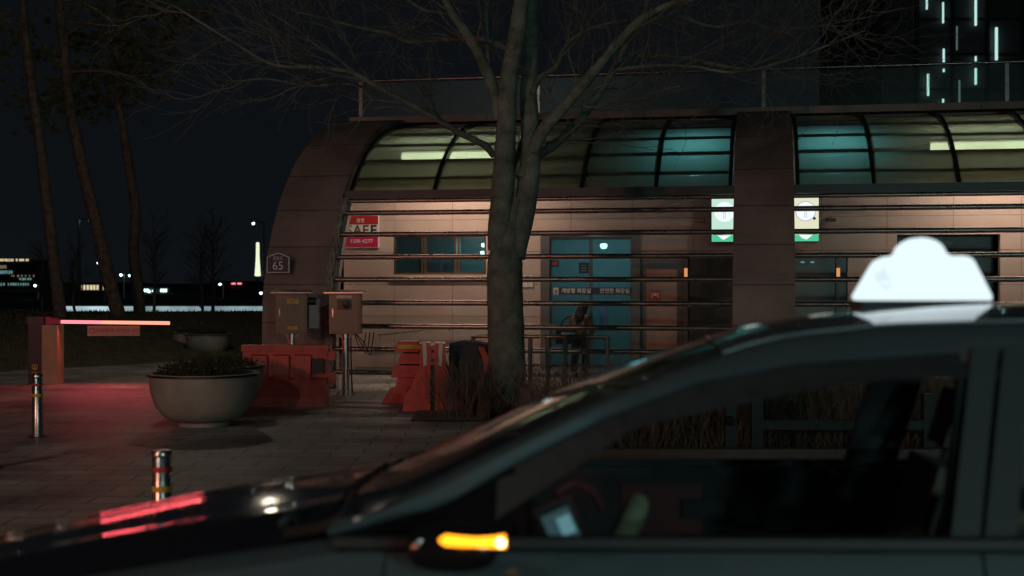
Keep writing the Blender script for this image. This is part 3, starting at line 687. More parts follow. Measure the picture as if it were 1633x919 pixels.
M['skin'] = mat('skin', (0.45,0.28,0.2), .6, var=.05); M['hood'] = mat('dark_knit', (0.022,0.02,0.022), .9, var=.3, scale=20, bump=.4, bscale=80); M['khaki'] = mat('khaki_cloth', (0.085,0.068,0.042), .85, var=.2, scale=9, bump=.4, bscale=30)
M['trouser'] = mat('dark_trousers', (0.02,0.022,0.028), .85, var=.2, scale=9)
# facing +y (into the building), slightly stooped: pelvis, spine, neck, head, arms, legs
V = [(0,0,.74),(0,.01,.88),(0,.03,1.02),(0,.05,1.10),(.02,.09,1.17),(.03,.12,1.26),
     (-.13,.04,1.06),(-.19,.03,.90),(-.17,.10,.72),(.14,.05,1.06),(.19,.08,.89),(.15,.20,.78),
     (-.08,0,.70),(-.095,.03,.40),(-.10,-.03,.09),(.08,0,.70),(.10,.06,.41),(.11,.0,.09),(-.10,.05,.03),(.12,.09,.03)]
Ed = [(0,1),(1,2),(2,3),(3,4),(4,5),(3,6),(6,7),(7,8),(3,9),(9,10),(10,11),(0,12),(12,13),(13,14),(0,15),(15,16),(16,17),(14,18),(17,19)]
Ra = [(.125,.09),(.115,.085),(.125,.09),(.10,.08),.045,(.078,.09),.055,.045,.032,.055,.045,.032,.078,.055,.038,.078,.055,.038,(.035,.028),(.035,.028)]
skin('body', V, Ed, Ra, M['skin'], pr)
skin('trousers', [(0,0,.76),(-.08,0,.70),(-.097,.03,.40),(-.10,-.03,.07),(.08,0,.70),(.102,.06,.41),(.112,0,.07)], [(0,1),(1,2),(2,3),(0,4),(4,5),(5,6)], [(.14,.10),.092,.075,.07,.092,.075,.07], M['trouser'], pr)
skin('jacket', [(0,0,.68),(0,0,.80),(0,.02,.95),(0,.04,1.06),(-.15,.04,1.05),(-.20,.03,.89),(-.18,.10,.73),(.15,.05,1.05),(.20,.08,.88),(.16,.19,.79)],
     [(0,1),(1,2),(2,3),(3,4),(4,5),(5,6),(3,7),(7,8),(8,9)], [(.17,.13),(.155,.12),(.15,.115),(.11,.09),.072,.062,.05,.072,.062,.05], M['khaki'], pr)
skin('hood', [(-.01,.0,.93),(0,.02,1.05),(.01,.06,1.16),(.03,.10,1.27),(.03,.12,1.33)], [(0,1),(1,2),(2,3),(3,4)], [(.12,.10),(.165,.125),(.095,.10),(.105,.115),(.07,.08)], M['hood'], pr)
for sx, y in ((-.10,.03),(.115,.06)):
    b = MB(); b.prism([(-.09,.0),(.12,.0),(.13,.03),(.05,.075),(-.08,.09)], sx-.045, sx+.045, 'x'); q = b.build('shoe', M['whitetape'] if sx < 0 else M['black'], pr, bevel=.012); q.location = (0, y-.03, -.02)
def hand(parent, base, d, m):
    d = Vector(d).normalized(); side = d.cross(Vector((0,1,0))).normalized(); b0 = Vector(base)
    vs = [b0, b0+d*.05]; es = [(0,1)]; ra = [.022,.026]
    for k in range(4):
        o_ = side*(-.024+.016*k); ln = (.055,.065,.06,.045)[k]
        i = len(vs); vs += [b0+d*.07+o_, b0+d*(.07+ln*.6)+o_, b0+d*(.07+ln)+o_+Vector((0,.012,0))]; es += [(1,i),(i,i+1),(i+1,i+2)]; ra += [.009,.008,.006]
    i = len(vs); vs += [b0+d*.03-side*.035, b0+d*.065-side*.048]; es += [(0,i),(i,i+1)]; ra += [.010,.007]
    return skin('hand', vs, es, ra, m, parent, 0, 1)
hand(pr, (-.17,.11,.71), (0,.15,-1), M['skin']); hand(pr, (.15,.22,.77), (0,1,-.4), M['skin'])
bg_ = thing('shoulder_bag', 'black shoulder bag with a small tan label at the person\'s side', 'bag', W(4.44, 3.17, .62), BA)
b = MB(); b.box(-.17,.15,-.07,.07,0,.26); b.build('bag_body', M['hood'], bg_, bevel=.05)
b = MB(); b.box(-.03,.07,-.078,-.071,.11,.17); b.build('bag_label', M['whitetape'], bg_)
b = MB(); b.tube(catmull([(-.13,0,.24),(-.04,0,.42),(.12,.02,.50),(.20,.05,.47),(.16,.04,.25)],6), .012, 6); b.build('strap', M['hood'], bg_)

# ------------------------------------------------------------------ big bare tree
TD = 17.3
def tp_(px, py, d=TD): return Vector(((px-816.5)/2100*d, d, 1.72+(450-py)/2100*d))
tree = thing('bare_street_tree', 'large leafless tree with forked trunk in front of the stone building', 'tree', (tp_(810,640).x, TD, 0))
TL = tree.location
trunk = MB(); crown = MB(); tips = []
def limb(pts, r0, r1, dy=0.0, sides=10, twigs=True, dens=1.0):
    """pts are (px-like x m, z m) traced in the plane of the tree, swept in depth by dy"""
    P = []
    for i, (x, y) in enumerate(pts):
        v = tp_(x, y); f = i/(len(pts)-1); v.y += dy*f; P.append(v - TL)
    C = catmull(P, 7); k = len(C)
    for i, c in enumerate(C):
        q = noise.noise_vector(c*1.3)*.03*min(1, r0*9); C[i] = c+Vector((q.x, q.y, q.z*.3))
    rr_ = [(r0+(r1-r0)*(i/(k-1)))*(1+.07*noise.noise(C[i]*4)) for i in range(k)]
    trunk.tube(C, rr_, sides)
    if twigs:
        L = sum((a-b_).length for a, b_ in zip(C, C[1:]))
        for _ in range(int(L*2.1*dens)):
            i = rnd.randrange(k//4, k-1); d = (C[i+1]-C[i]).normalized(); tips.append((C[i], d, max(.012, rr_[i]*.45)))
        tips.append((C[-1], (C[-1]-C[-2]).normalized(), r1))
limb([(809,690),(808,655),(809,600),(808,540),(807,480),(808,420)], .255, .235, 0, 20, False)
limb([(808,421),(810,385),(814,350),(820,315)], .235, .09, 0, 20, False)
limb([(800,400),(798,360),(800,300),(803,250),(808,200),(812,140),(824,60),(833,-20),(838,-120),(842,-260)], .17, .08, -.2, 14, False)
limb([(820,410),(832,350),(840,300),(845,240),(845,190),(845,130),(848,60),(849,-30),(862,-130),(880,-260)], .165, .07, .35, 14, False)
limb([(797,190),(785,135),(765,92),(742,56),(718,20),(700,-20),(670,-90)], .085, .04, -.6)
limb([(792,165),(780,120),(777,80),(775,30),(774,-40)], .035, .02, .5)
limb([(848,240),(870,202),(919,153),(966,95),(1012,48),(1060,24),(1152,-2),(1230,-40)], .095, .03, -.9, dens=1.2)
limb([(828,285),(850,250),(882,230),(928,186),(968,130),(994,79),(1026,23),(1050,-40)], .075, .03, .8, dens=1.2)
limb([(985,98),(1030,86),(1105,90),(1150,97),(1198,100),(1240,82),(1268,66),(1315,28),(1366,20)], .035, .012, .9, 8, dens=1.6)
limb([(975,112),(1040,108),(1100,112),(1160,124),(1230,112),(1290,92),(1350,70)], .026, .008, -.9, 8, dens=1.6)
limb([(850,150),(862,122),(887,102),(898,76),(912,54),(940,33),(975,18),(1040,4)], .042, .014, 1.0, 8, dens=1.4)
limb([(786,248),(770,232),(733,216),(684,188),(614,152),(573,131),(520,126),(461,125),(402,94),(320,44)], .048, .012, -1.4, 10, dens=1.5)
limb([(614,150),(560,139),(500,146),(440,140),(400,150)], .022, .008, -1.0, 8, dens=1.5)
limb([(573,131),(545,98),(515,84),(480,58),(430,30)], .022, .008, -.8, 8, dens=1.6)
limb([(812,80),(790,66),(760,54),(700,52),(643,51),(614,35),(560,20),(480,-4)], .045, .014, 1.2, 8, dens=1.6)
limb([(760,54),(720,30),(680,28),(640,10),(590,12),(520,-10)], .03, .01, -1.2, 8, dens=1.6)
limb([(950,150),(930,170),(955,175),(1000,172),(1040,155),(1075,148)], .016, .006, -.6, 6, dens=1.5)
limb([(1080,24),(1140,40),(1200,30),(1260,44),(1320,30),(1420,10)], .022, .008, .6, 8, dens=1.5)
# top growth above the frame
for sx in (-1, 1):
    limb([(838,-120),(838+sx*60,-180),(838+sx*150,-230),(838+sx*270,-260),(838+sx*380,-330)], .05, .015, .8*sx, 8)
    limb([(860,-130),(860+sx*90,-260),(860+sx*170,-380)], .045, .012, -.8*sx, 8)
def twig(p, d, r, lv):
    n = 5; seg = rnd.uniform(.10,.19)*(1.25 if lv == 0 else .9); pts = [p]; q = p.copy(); dd = d.copy()
    for i in range(n):
        dd = (dd + Vector((rnd.uniform(-.38,.38), rnd.uniform(-.38,.38), rnd.uniform(-.28,.34)))).normalized(); q = q+dd*seg; pts.append(q.copy())
        if lv < 2 and i > 0:
            for _ in range(rnd.choice((1,1,2)) if lv == 0 else rnd.choice((0,1,1))):
                e = (dd + Vector((rnd.uniform(-1,1), rnd.uniform(-1,1), rnd.uniform(-.7,.8)))*.95).normalized(); twig(q.copy(), e, r*.55, lv+1)
    crown.tube(pts, [max(.0028, r*(1-.75*i/n)) for i in range(n+1)], 4 if lv == 0 else 3, False)
for p, d, r in tips:
    e = (d*.8 + Vector((rnd.uniform(-1,1), rnd.uniform(-1,1), rnd.uniform(-.6,.9)))*.8).normalized(); twig(p.copy(), e, min(.016, r), 0)
# root flare and bark knots
for k in range(6):
    a = k*1.05+.3; trunk.tube([(.12*math.cos(a), .12*math.sin(a), .45), (.24*math.cos(a), .24*math.sin(a), .12), (.40*math.cos(a), .40*math.sin(a), -.05)], [.10,.11,.05], 8)
trunk.build('trunk', M['bark'], tree, fix=False); crown.build('crown', M['twig'], tree, fix=False)

# ------------------------------------------------------------------ dry shrubs
def shrub(name, x0, x1, y0, y1, h, n, seed, label, cat, zb=0):
    r2 = random.Random(seed); b = MB()
    for _ in range(n):
        x, y = r2.uniform(x0,x1), r2.uniform(y0,y1); p = Vector((x,y,zb)); d = Vector((r2.uniform(-.45,.45), r2.uniform(-.45,.45), 1)).normalized(); L = h*r2.uniform(.6,1.08); pts = [p]
        for i in range(4):
            d = (d+Vector((r2.uniform(-.22,.22), r2.uniform(-.22,.22), 0))).normalized(); p = p+d*L/4; pts.append(p)
            if i:
                e = (d+Vector((r2.uniform(-.8,.8), r2.uniform(-.8,.8), .2))).normalized(); b.tube([p, p+e*L*.2, p+(e+Vector((0,0,.3)))*L*.34], [.004,.003,.0015], 3, False)
        b.tube(pts, [.0045,.004,.003,.002,.001], 3, False)
        for k in range(2):
            q = pts[1].lerp(pts[-1], r2.random()); w_ = .012; a = r2.uniform(0,6.28)
            b.add([q, q+Vector((w_*math.cos(a), w_*math.sin(a), .012)), q+Vector((w_*math.cos(a+.9), w_*math.sin(a+.9), .03))], [(0,1,2)])
    return tag(b.build(name, M['dryhedge'], fix=False), label, cat)
shrub('dry_bush', -.95, -.28, 16.4, 17.2, .60, 190, 1, 'dry twiggy bush at the left foot of the big tree', 'bush')
shrub('dry_hedge', .15, 8.4, 13.4, 14.7, .66, 4000, 2, 'long dry leafless hedge seen through the taxi windows', 'hedge')
b = MB(); b.box(-.35, 9.4, 12.75, 12.9, -.05, .10); tag(b.build('kerb', mat('kerb_stone', (0.10,0.10,0.095), .8, var=.2), bevel=.02), kind='structure')
sheet('planting_bed', -.35, 9.4, 12.9, 17.7, 0.02, M['soil'])
sheet('planting_bed', -1.25, -.35, 16.2, 17.5, 0.02, mat('leaf_litter', (0.16,0.13,0.10), .95, var=.5, scale=14, bump=.8, bscale=40))
# timber-railed stand in front of the hedge
bs = thing('low_barrier_rail', 'low dark rail between two posts in front of the dry hedge', 'railing', (2.15, 12.98, 0))
for x in (0, .26, 1.95):
    b = MB(); b.box(x-.055,x+.055,-.05,.05,0,.80 if x < 1 else .62); b.build('post', M['darkmetal'], bs, bevel=.008)
b = MB(); b.tube([(-.05,-.07,.36),(.02,-.07,.36)], .045, 8); b.build('bracket', M['darkmetal'], bs)
b = MB(); b.box(.30,1.90,-.045,.045,.27,.36); b.build('rail', M['darkmetal'], bs, bevel=.015)

# ------------------------------------------------------------------ pines on the bank
def pine(name_label, pts, r0, r1, d, boughs, seed):
    """pts: (x, z) in metres at distance d"""
    r2 = random.Random(seed); x0 = pts[0][0]; zb = bank(x0, d)
    s = thing('pine_tree', name_label, 'tree', (x0, d, zb-.03), 0, 'tall slender pines on the grass bank')
    tr = MB(); P = catmull([(x-x0, 0, z-zb) for x, z in pts], 8); k = len(P)
    tr.tube(P, [(r0+(r1-r0)*i/(k-1))*(1+.10*noise.noise(P[i]*2.2)) for i in range(k)], 12)
    fo = MB()
    for (bx, bz, ex, ez, dy, dn) in boughs:
        a = Vector((bx-x0, 0, bz-zb)); e = Vector((ex-x0, dy, ez-zb)); m_ = a.lerp(e, .5)+Vector((0,0,.25))
        C = catmull([a, m_, e], 6); tr.tube(C, [.06*(1-.8*i/(len(C)-1)) for i in range(len(C))], 6)
        for _ in range(int(dn*2.6)):
            t = r2.random()**.6; c = C[int(t*(len(C)-1))] + Vector((r2.gauss(0,.42), r2.gauss(0,.5), r2.gauss(-.02,.26)))
            for j in range(40):
                d_ = Vector((r2.gauss(0,1), r2.gauss(0,1), r2.gauss(.15,.8))).normalized()*r2.uniform(.12,.22); e_ = d_.cross(Vector((r2.random(),r2.random(),r2.random()+.1))).normalized()*.009
                fo.add([c-e_, c+e_, c+d_], [(0,1,2)])
    tr.build('trunk', M['pinebark'], s, fix=False); fo.build('crown', M['needle'], s, fix=False)
def PX(px, py, d): return ((px-816.5)/2100*d, 1.72+(450-py)/2100*d)
d1, d2, d3 = 33.0, 34.0, 36.0
pine('leftmost dark pine, its slender trunk leaning to the left', [PX(97,530,d1),PX(94,480,d1),PX(84,400,d1),PX(72,300,d1),PX(60,200,d1),PX(48,120,d1),PX(38,30,d1),PX(36,-60,d1),PX(30,-200,d1)], .17, .08, d1,
     [(*PX(40,40,d1),*PX(-30,60,d1),-.8,20),(*PX(42,-40,d1),*PX(-60,-60,d1),.8,22),(*PX(36,-60,d1),*PX(130,-90,d1),.3,22),(*PX(30,-200,d1),*PX(0,-260,d1),.3,30),(*PX(30,-170,d1),*PX(90,-230,d1),-.3,26)], 1)
pine('middle pine with the thickest leaning trunk and long boughs', [PX(198,530,d2),PX(186,490,d2),PX(170,430,d2),PX(155,360,d2),PX(140,300,d2),PX(124,230,d2),PX(110,160,d2),PX(104,90,d2),PX(94,0,d2),PX(86,-90,d2),PX(80,-220,d2)], .20, .09, d2,
     [(*PX(106,52,d2),*PX(205,28,d2),.5,14),(*PX(112,112,d2),*PX(255,140,d2),.7,8),(*PX(104,100,d2),*PX(25,95,d2),-.5,20),(*PX(112,150,d2),*PX(40,165,d2),.3,20),(*PX(94,0,d2),*PX(300,10,d2),.4,46),(*PX(92,-30,d2),*PX(240,-40,d2),-.4,40),(*PX(86,-90,d2),*PX(0,-130,d2),.4,30),(*PX(80,-200,d2),*PX(150,-240,d2),.4,30),(*PX(110,130,d2),*PX(90,205,d2),-.6,18)], 2)
pine('right pine with a pale reddish kinked trunk and low crown', [PX(222,530,d3),PX(222,480,d3),PX(216,430,d3),PX(213,390,d3),PX(217,340,d3),PX(210,290,d3),PX(202,240,d3),PX(196,200,d3),PX(188,160,d3),PX(185,100,d3),PX(190,20,d3),PX(194,-60,d3)], .17, .07, d3,
     [(*PX(190,166,d3),*PX(122,168,d3),.4,14),(*PX(188,156,d3),*PX(128,118,d3),-.5,26),(*PX(188,120,d3),*PX(235,95,d3),.6,30),(*PX(187,100,d3),*PX(270,60,d3),-.3,34),(*PX(186,80,d3),*PX(110,60,d3),.3,30),(*PX(188,150,d3),*PX(205,130,d3),.3,20),(*PX(190,20,d3),*PX(300,25,d3),.5,40),(*PX(188,150,d3),*PX(100,195,d3),.3,16)], 3)

# slim bare saplings beyond the bank
def sapling(px, d, h, seed, label, m='twig'):
    r2 = random.Random(seed); x = (px-816.5)/2100*d; zb = bank(x, d) if x < -2.5 else 0
    s = thing('bare_sapling', label, 'tree', (x, d, zb), 0, 'small bare trees beyond the bank')
    a = MB(); c = MB(); P = [Vector((r2.uniform(-.05,.05), 0, h*i/6)) for i in range(7)]; a.tube(P, [.07*(1-.12*i) for i in range(7)], 8)
    for i in range(46):
        t = r2.uniform(.28,1); p = P[min(5,int(t*6))].lerp(P[min(6,int(t*6)+1)], r2.random()); e = Vector((r2.uniform(-1,1), r2.uniform(-1,1), r2.uniform(.3,1.3))).normalized(); L = h*.30*r2.uniform(.5,1)
        q = p+e*L*.5; q2 = q+(e+Vector((r2.uniform(-.4,.4), r2.uniform(-.4,.4), .1)))*L*.5; c.tube([p,q,q2], [.02,.012,.005], 3, False)
        for j in range(4):
            z = p.lerp(q2, r2.uniform(.3,1)); g = (e+Vector((r2.uniform(-1,1), r2.uniform(-1,1), r2.uniform(-.5,.7)))).normalized()*L*.45; c.tube([z, z+g], [.008,.003], 3, False)
    a.build('trunk', M['bark'], s, fix=False); c.build('crown', M[m], s, fix=False)
sapling(245, 48, 3.4, 5, 'small bare tree just right of the three pines')
sapling(322, 52, 3.6, 6, 'small bare tree behind the far planters, left of two')
sapling(341, 46, 3.4, 7, 'small bare tree behind the far planters, right of two')
sapling(118, 50, 2.8, 8, 'small bare tree behind the barrier gate box')
sapling(68, 52, 2.8, 9, 'small bare tree at the far left beyond the gate')

# ------------------------------------------------------------------ far lights across the river
def at(px, py, d): return ((px-816.5)/2100*d, d, 1.72+(450-py)/2100*d)
def street_lamp(px, py, d, label, armx=0.6, m='coolspot'):
    x, y, z = at(px, py, d)
    s = thing('street_lamp', label, 'street lamp', (x+armx, y, 0), 0, 'distant street lamps'); k = d/70
    b = MB(); b.tube([(0,0,0),(0,0,z+.1)], .05*k, 6); b.build('pole', M['steel'], s)
    b = MB(); b.tube([(0,0,z+.05),(-armx,0,z+.15)], .03*k, 6); b.build('arm', M['steel'], s)
    k *= .62; b = MB(); b.lathe([(.0,-.10*k),(.09*k,-.05*k),(.13*k,.06*k),(.0,.12*k)], 10, (-armx,0,z)); b.build('lamp_head', M[m], s)
street_lamp(404, 357, 70, 'distant street lamp with bright head beside the glowing column', .55)
street_lamp(144, 352, 90, 'distant street lamp shining between the pine trunks, the higher', -.75)
street_lamp(157, 420, 110, 'distant street lamp shining between the pine trunks, the lower', .5)
street_lamp(238, 466, 75, 'low distant lamp right of the pine trunks', .3)
street_lamp(193, 439, 150, 'tiny far lamp left of the right pine trunk', .3)
street_lamp(207, 440, 150, 'tiny far lamp touching the right pine trunk', .3)
street_lamp(351, 454, 140, 'tiny far lamp above the far planters', .3)
street_lamp(416, 468, 120, 'tiny far lamp beside the left stone rib', .3)
street_lamp(56, 456, 130, 'tiny far lamp below the lit building at far left', .3)
x, y, z = at(411, 440, 70)
lc = thing('lit_column', 'white glowing column lamp on a dark pole beyond the path', 'lamp', (x, y, 0))
b = MB(); b.lathe([(.0,z-.05),(.17,z),(.15,z+.2),(.10,z+1.0),(.09,z+1.75),(.0,z+1.8)], 14); b.build('glowing_shade', emat('column_glow', (0.95,1.0,0.72), .95), lc)
b = MB(); b.tube([(0,0,0),(0,0,z-.02)], .08, 8); b.build('pole', M['darkmetal'], lc)
# tall mast
x, y, z = at(126, 345, 220); ms = MB(); ms.tube([(0,0,0),(0,0,z)], [.45,.14], 8)
tag(ms.build('tall_mast', M['steel'], None, (x,y,0)), 'tall thin mast far behind the pine trunks', 'mast')
# made-up low wall, its glowing face stands in for a light streak
wl_ = thing('light_streak_wall', 'added low wall whose glowing face stands for a cold light streak beyond the trees', 'wall', (-14, 67, 0))
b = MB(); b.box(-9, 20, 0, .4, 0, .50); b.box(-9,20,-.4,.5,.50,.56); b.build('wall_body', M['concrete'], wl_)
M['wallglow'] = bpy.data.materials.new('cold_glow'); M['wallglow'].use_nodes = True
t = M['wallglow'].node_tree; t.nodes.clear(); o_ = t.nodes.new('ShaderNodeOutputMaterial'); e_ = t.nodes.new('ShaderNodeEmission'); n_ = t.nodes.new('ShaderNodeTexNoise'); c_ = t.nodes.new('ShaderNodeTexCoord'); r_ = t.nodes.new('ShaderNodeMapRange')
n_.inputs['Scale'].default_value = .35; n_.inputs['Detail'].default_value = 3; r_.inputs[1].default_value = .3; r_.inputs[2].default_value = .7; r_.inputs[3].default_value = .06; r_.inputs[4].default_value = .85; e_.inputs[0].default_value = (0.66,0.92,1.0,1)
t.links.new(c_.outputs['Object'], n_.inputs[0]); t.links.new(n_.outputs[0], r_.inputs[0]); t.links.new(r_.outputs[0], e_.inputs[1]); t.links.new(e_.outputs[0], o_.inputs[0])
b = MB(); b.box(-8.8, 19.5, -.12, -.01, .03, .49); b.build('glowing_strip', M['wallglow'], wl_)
# far bank and buildings
def hill(x, y):
    return 1.6*max(0, 1-abs(y-300)/60)*(1+.5*noise.noise(Vector((x*.02,0,3))))+1.2*noise.noise(Vector((x*.06,0,0)))*max(0, 1-abs(y-300)/60)
sheet('far_bank', -260, 60, 235, 365, 0.02, M['farground'], 80, 12, hill)
def far_building(x0, x1, z1, d, label, rows, m='warmspot', name='distant_building', seed=0):
    s = thing(name, label, 'building', ((x0+x1)/2, d, 0)); hw = (x1-x0)/2; r2 = random.Random(seed+1)
    b = MB(); b.box(-hw, hw, 0, 12, 0, z1); b.build('wall', M['facade'], s)
    for (z, h, a0, a1, n, mm) in rows:
        stp = (a1-a0)*2*hw/n
        for i in range(n):
            if r2.random() < .22: continue
            xx = -hw+a0*2*hw+i*stp; w_ = stp*r2.uniform(.35,.8); b = MB(); b.box(xx, xx+w_, -.12, -.02, z-h/2+r2.uniform(-.1,.1)*h, z+h/2); b.build('lit_window', M[mm], s)
    return s
far_building(-98, -90.5, 6.0, 250, 'distant dark building with rows of lit windows at far left', [(5.9,.45,0.02,.85,20,'warmspot'),(4.6,.6,.1,.3,4,'warmdim'),(3.6,.6,.05,.5,8,'coolwin'),(2.9,.4,.4,1,12,'warmdim'),(1.3,.5,0,1,16,'coolwin'),(2.3,.4,.4,1,9,'coolwin')], seed=1)
far_building(-88, -77, 1.4, 250, 'distant low building with a bright yellow window row between pines', [(0.9,.9,.12,.30,3,'warmspot'),(0.6,1.1,.55,1.0,8,'warmspot')], seed=2)
far_building(-75, -58, .9, 262, 'distant low dark building right of the pine trunks', [(0.2,.4,.05,.6,7,'coolwin')], seed=3)
far_building(-60, -48, 1.9, 262, 'distant low building with one pink and white light row', [(1.4,.35,.35,.55,2,'armglow'),(.3,.4,.5,.9,4,'coolwin')], seed=4)
far_building(-57, -46, 0.9, 200, 'distant low shelter with cold lights next to the stone rib', [(.45,.35,.1,.45,3,'coolspot')], seed=5)
far_building(-44, -20, 9, 340, 'distant dark block mostly hidden behind the entrance building', [(4,.8,.1,.5,6,'coolwin')], seed=6)

# tower on the right with LED lines
tw = thing('dark_tower', 'tall dark tower with thin vertical white light lines at upper right', 'building', (62, 150, 0))
b = MB(); b.box(-20, 40, 0, 30, 0, 90); b.build('wall', M['facade'], tw)
b = MB()
for i in range(15): b.box(-20.1+i*4, -19.7+i*4, -.3, -.005, 0, 90)
b.build('fins', M['darkmetal'], tw)
b = MB()
for i in range(22): b.box(-19.6, 40, -.12, -.01, 3.5+i*4, 3.8+i*4)
b.build('floor_bands', M['darkmetal'], tw)
for px, y0, y1, dim, w_ in ((1478,-40,15,0,.11),(1504,4,37,0,.10),(1556,-60,41,0,.15),(1589,44,96,0,.19),(1526,42,80,1,.08),(1505,78,103,0,.12),(1505,110,115,0,.12),(1556,90,102,0,.11),(1556,109,135,0,.14),(1480,118,153,0,.14),(1530,128,165,1,.10),(1504,158,184,0,.11),(1557,180,183,0,.11),(1613,168,171,1,.16),
        (1452,-120,-80,0,.12),(1530,-170,-110,0,.13),(1600,-150,-60,0,.13),(1680,20,80,0,.13),(1720,-60,40,0,.13),(1760,120,170,0,.12)):
    x, _, za = at(px, y1, 149.5); zb_ = at(px, y0, 149.5)[2]
    b = MB(); b.box(x-62-w_*.62, x-62+w_*.62, -.62, -.35, za, zb_); b.build('light_line', M['leddim' if dim else 'led'], tw)

# ------------------------------------------------------------------ taxi
M['paint'] = mat('car_paint', (0.031,0.047,0.053), .5, .0, coat=0.2, spec=.35, var=.02, scale=3)
M['roofpaint'] = mat('roof_paint', (0.04,0.056,0.062), .4, .0, coat=1.0)
M['shadedpaint'] = mat('shaded_car_paint', (0.008,0.009,0.012), .12, 0.0, coat=1.0, spec=.1)  # car paint darkened, night shade on the bonnet put into its colour
M['trim'] = mat('car_trim', (0.009,0.010,0.012), .6, var=.2, scale=20)
M['gloss'] = mat('gloss_black', (0.006,0.006,0.007), .08, spec=.6)
M['interior'] = mat('car_interior', (0.028,0.028,0.032), .8, var=.25, scale=8, bump=.3, bscale=60)
M['seat'] = mat('seat_fabric', (0.13,0.09,0.075), .85, var=.25, scale=8, bump=.3, bscale=90)
M['rubber'] = mat('rubber', (0.015,0.015,0.015), .8, var=.2, scale=30)
M['beige'] = mat('beige_pad', (0.30,0.27,0.18), .7, var=.15, scale=12)
M['chrome'] = mat('chrome', (0.6,0.6,0.6), .12, 1.0)
M['redholderglow'] = mat('red_holder_glow', (0.10,0.008,0.015), .5, var=.2, scale=9)  # red of the phone holder, also paints red light on the door trim
taxi = thing('taxi', 'dark grey taxi in the foreground with glowing roof lamp and amber mirror signal', 'taxi', (0.035, 4.183, 0)); taxi.scale = (1, .87, 1); taxi.rotation_euler = (0, R(-.6), R(-4))
YC = 4.3
def side(y, sgn): return (y-YC)*sgn      # near side sgn=+1 gives negative local y
# tables along x (car front at -x): height and near-side Y (world)
Ttab = [(-.46,1.065,3.50),(-.30,1.130,3.53),(-.08,1.238,3.58),(.25,1.390,3.67),(.47,1.472,3.74),(.69,1.540,3.79),(.80,1.563,3.80),(1.05,1.588,3.82),(1.6,1.600,3.82),(2.2,1.57,3.80),(2.6,1.50,3.76),(3.1,1.29,3.66),(3.5,1.13,3.58)]
Ptab = [(-.46,1.053,3.45),(-.16,1.125,3.51),(.03,1.230,3.56),(.27,1.345,3.62),(.53,1.440,3.67),(.81,1.490,3.70),(1.22,1.515,3.715),(1.7,1.513,3.715),(2.2,1.475,3.69),(2.6,1.39,3.65),(3.1,1.19,3.56),(3.5,1.07,3.50)]
Gtab = [(-.06,1.065,3.455),(.04,1.13,3.49),(.355,1.325,3.585),(.81,1.42,3.64),(1.04,1.447,3.655),(1.2,1.45,3.655),(1.7,1.45,3.655),(2.2,1.41,3.64),(2.5,1.32,3.60),(2.75,1.18,3.53),(2.85,1.06,3.47)]
BZ = 1.05   # belt line
def xs(a, b_, n): return [a+(b_-a)*i/n for i in range(n+1)]
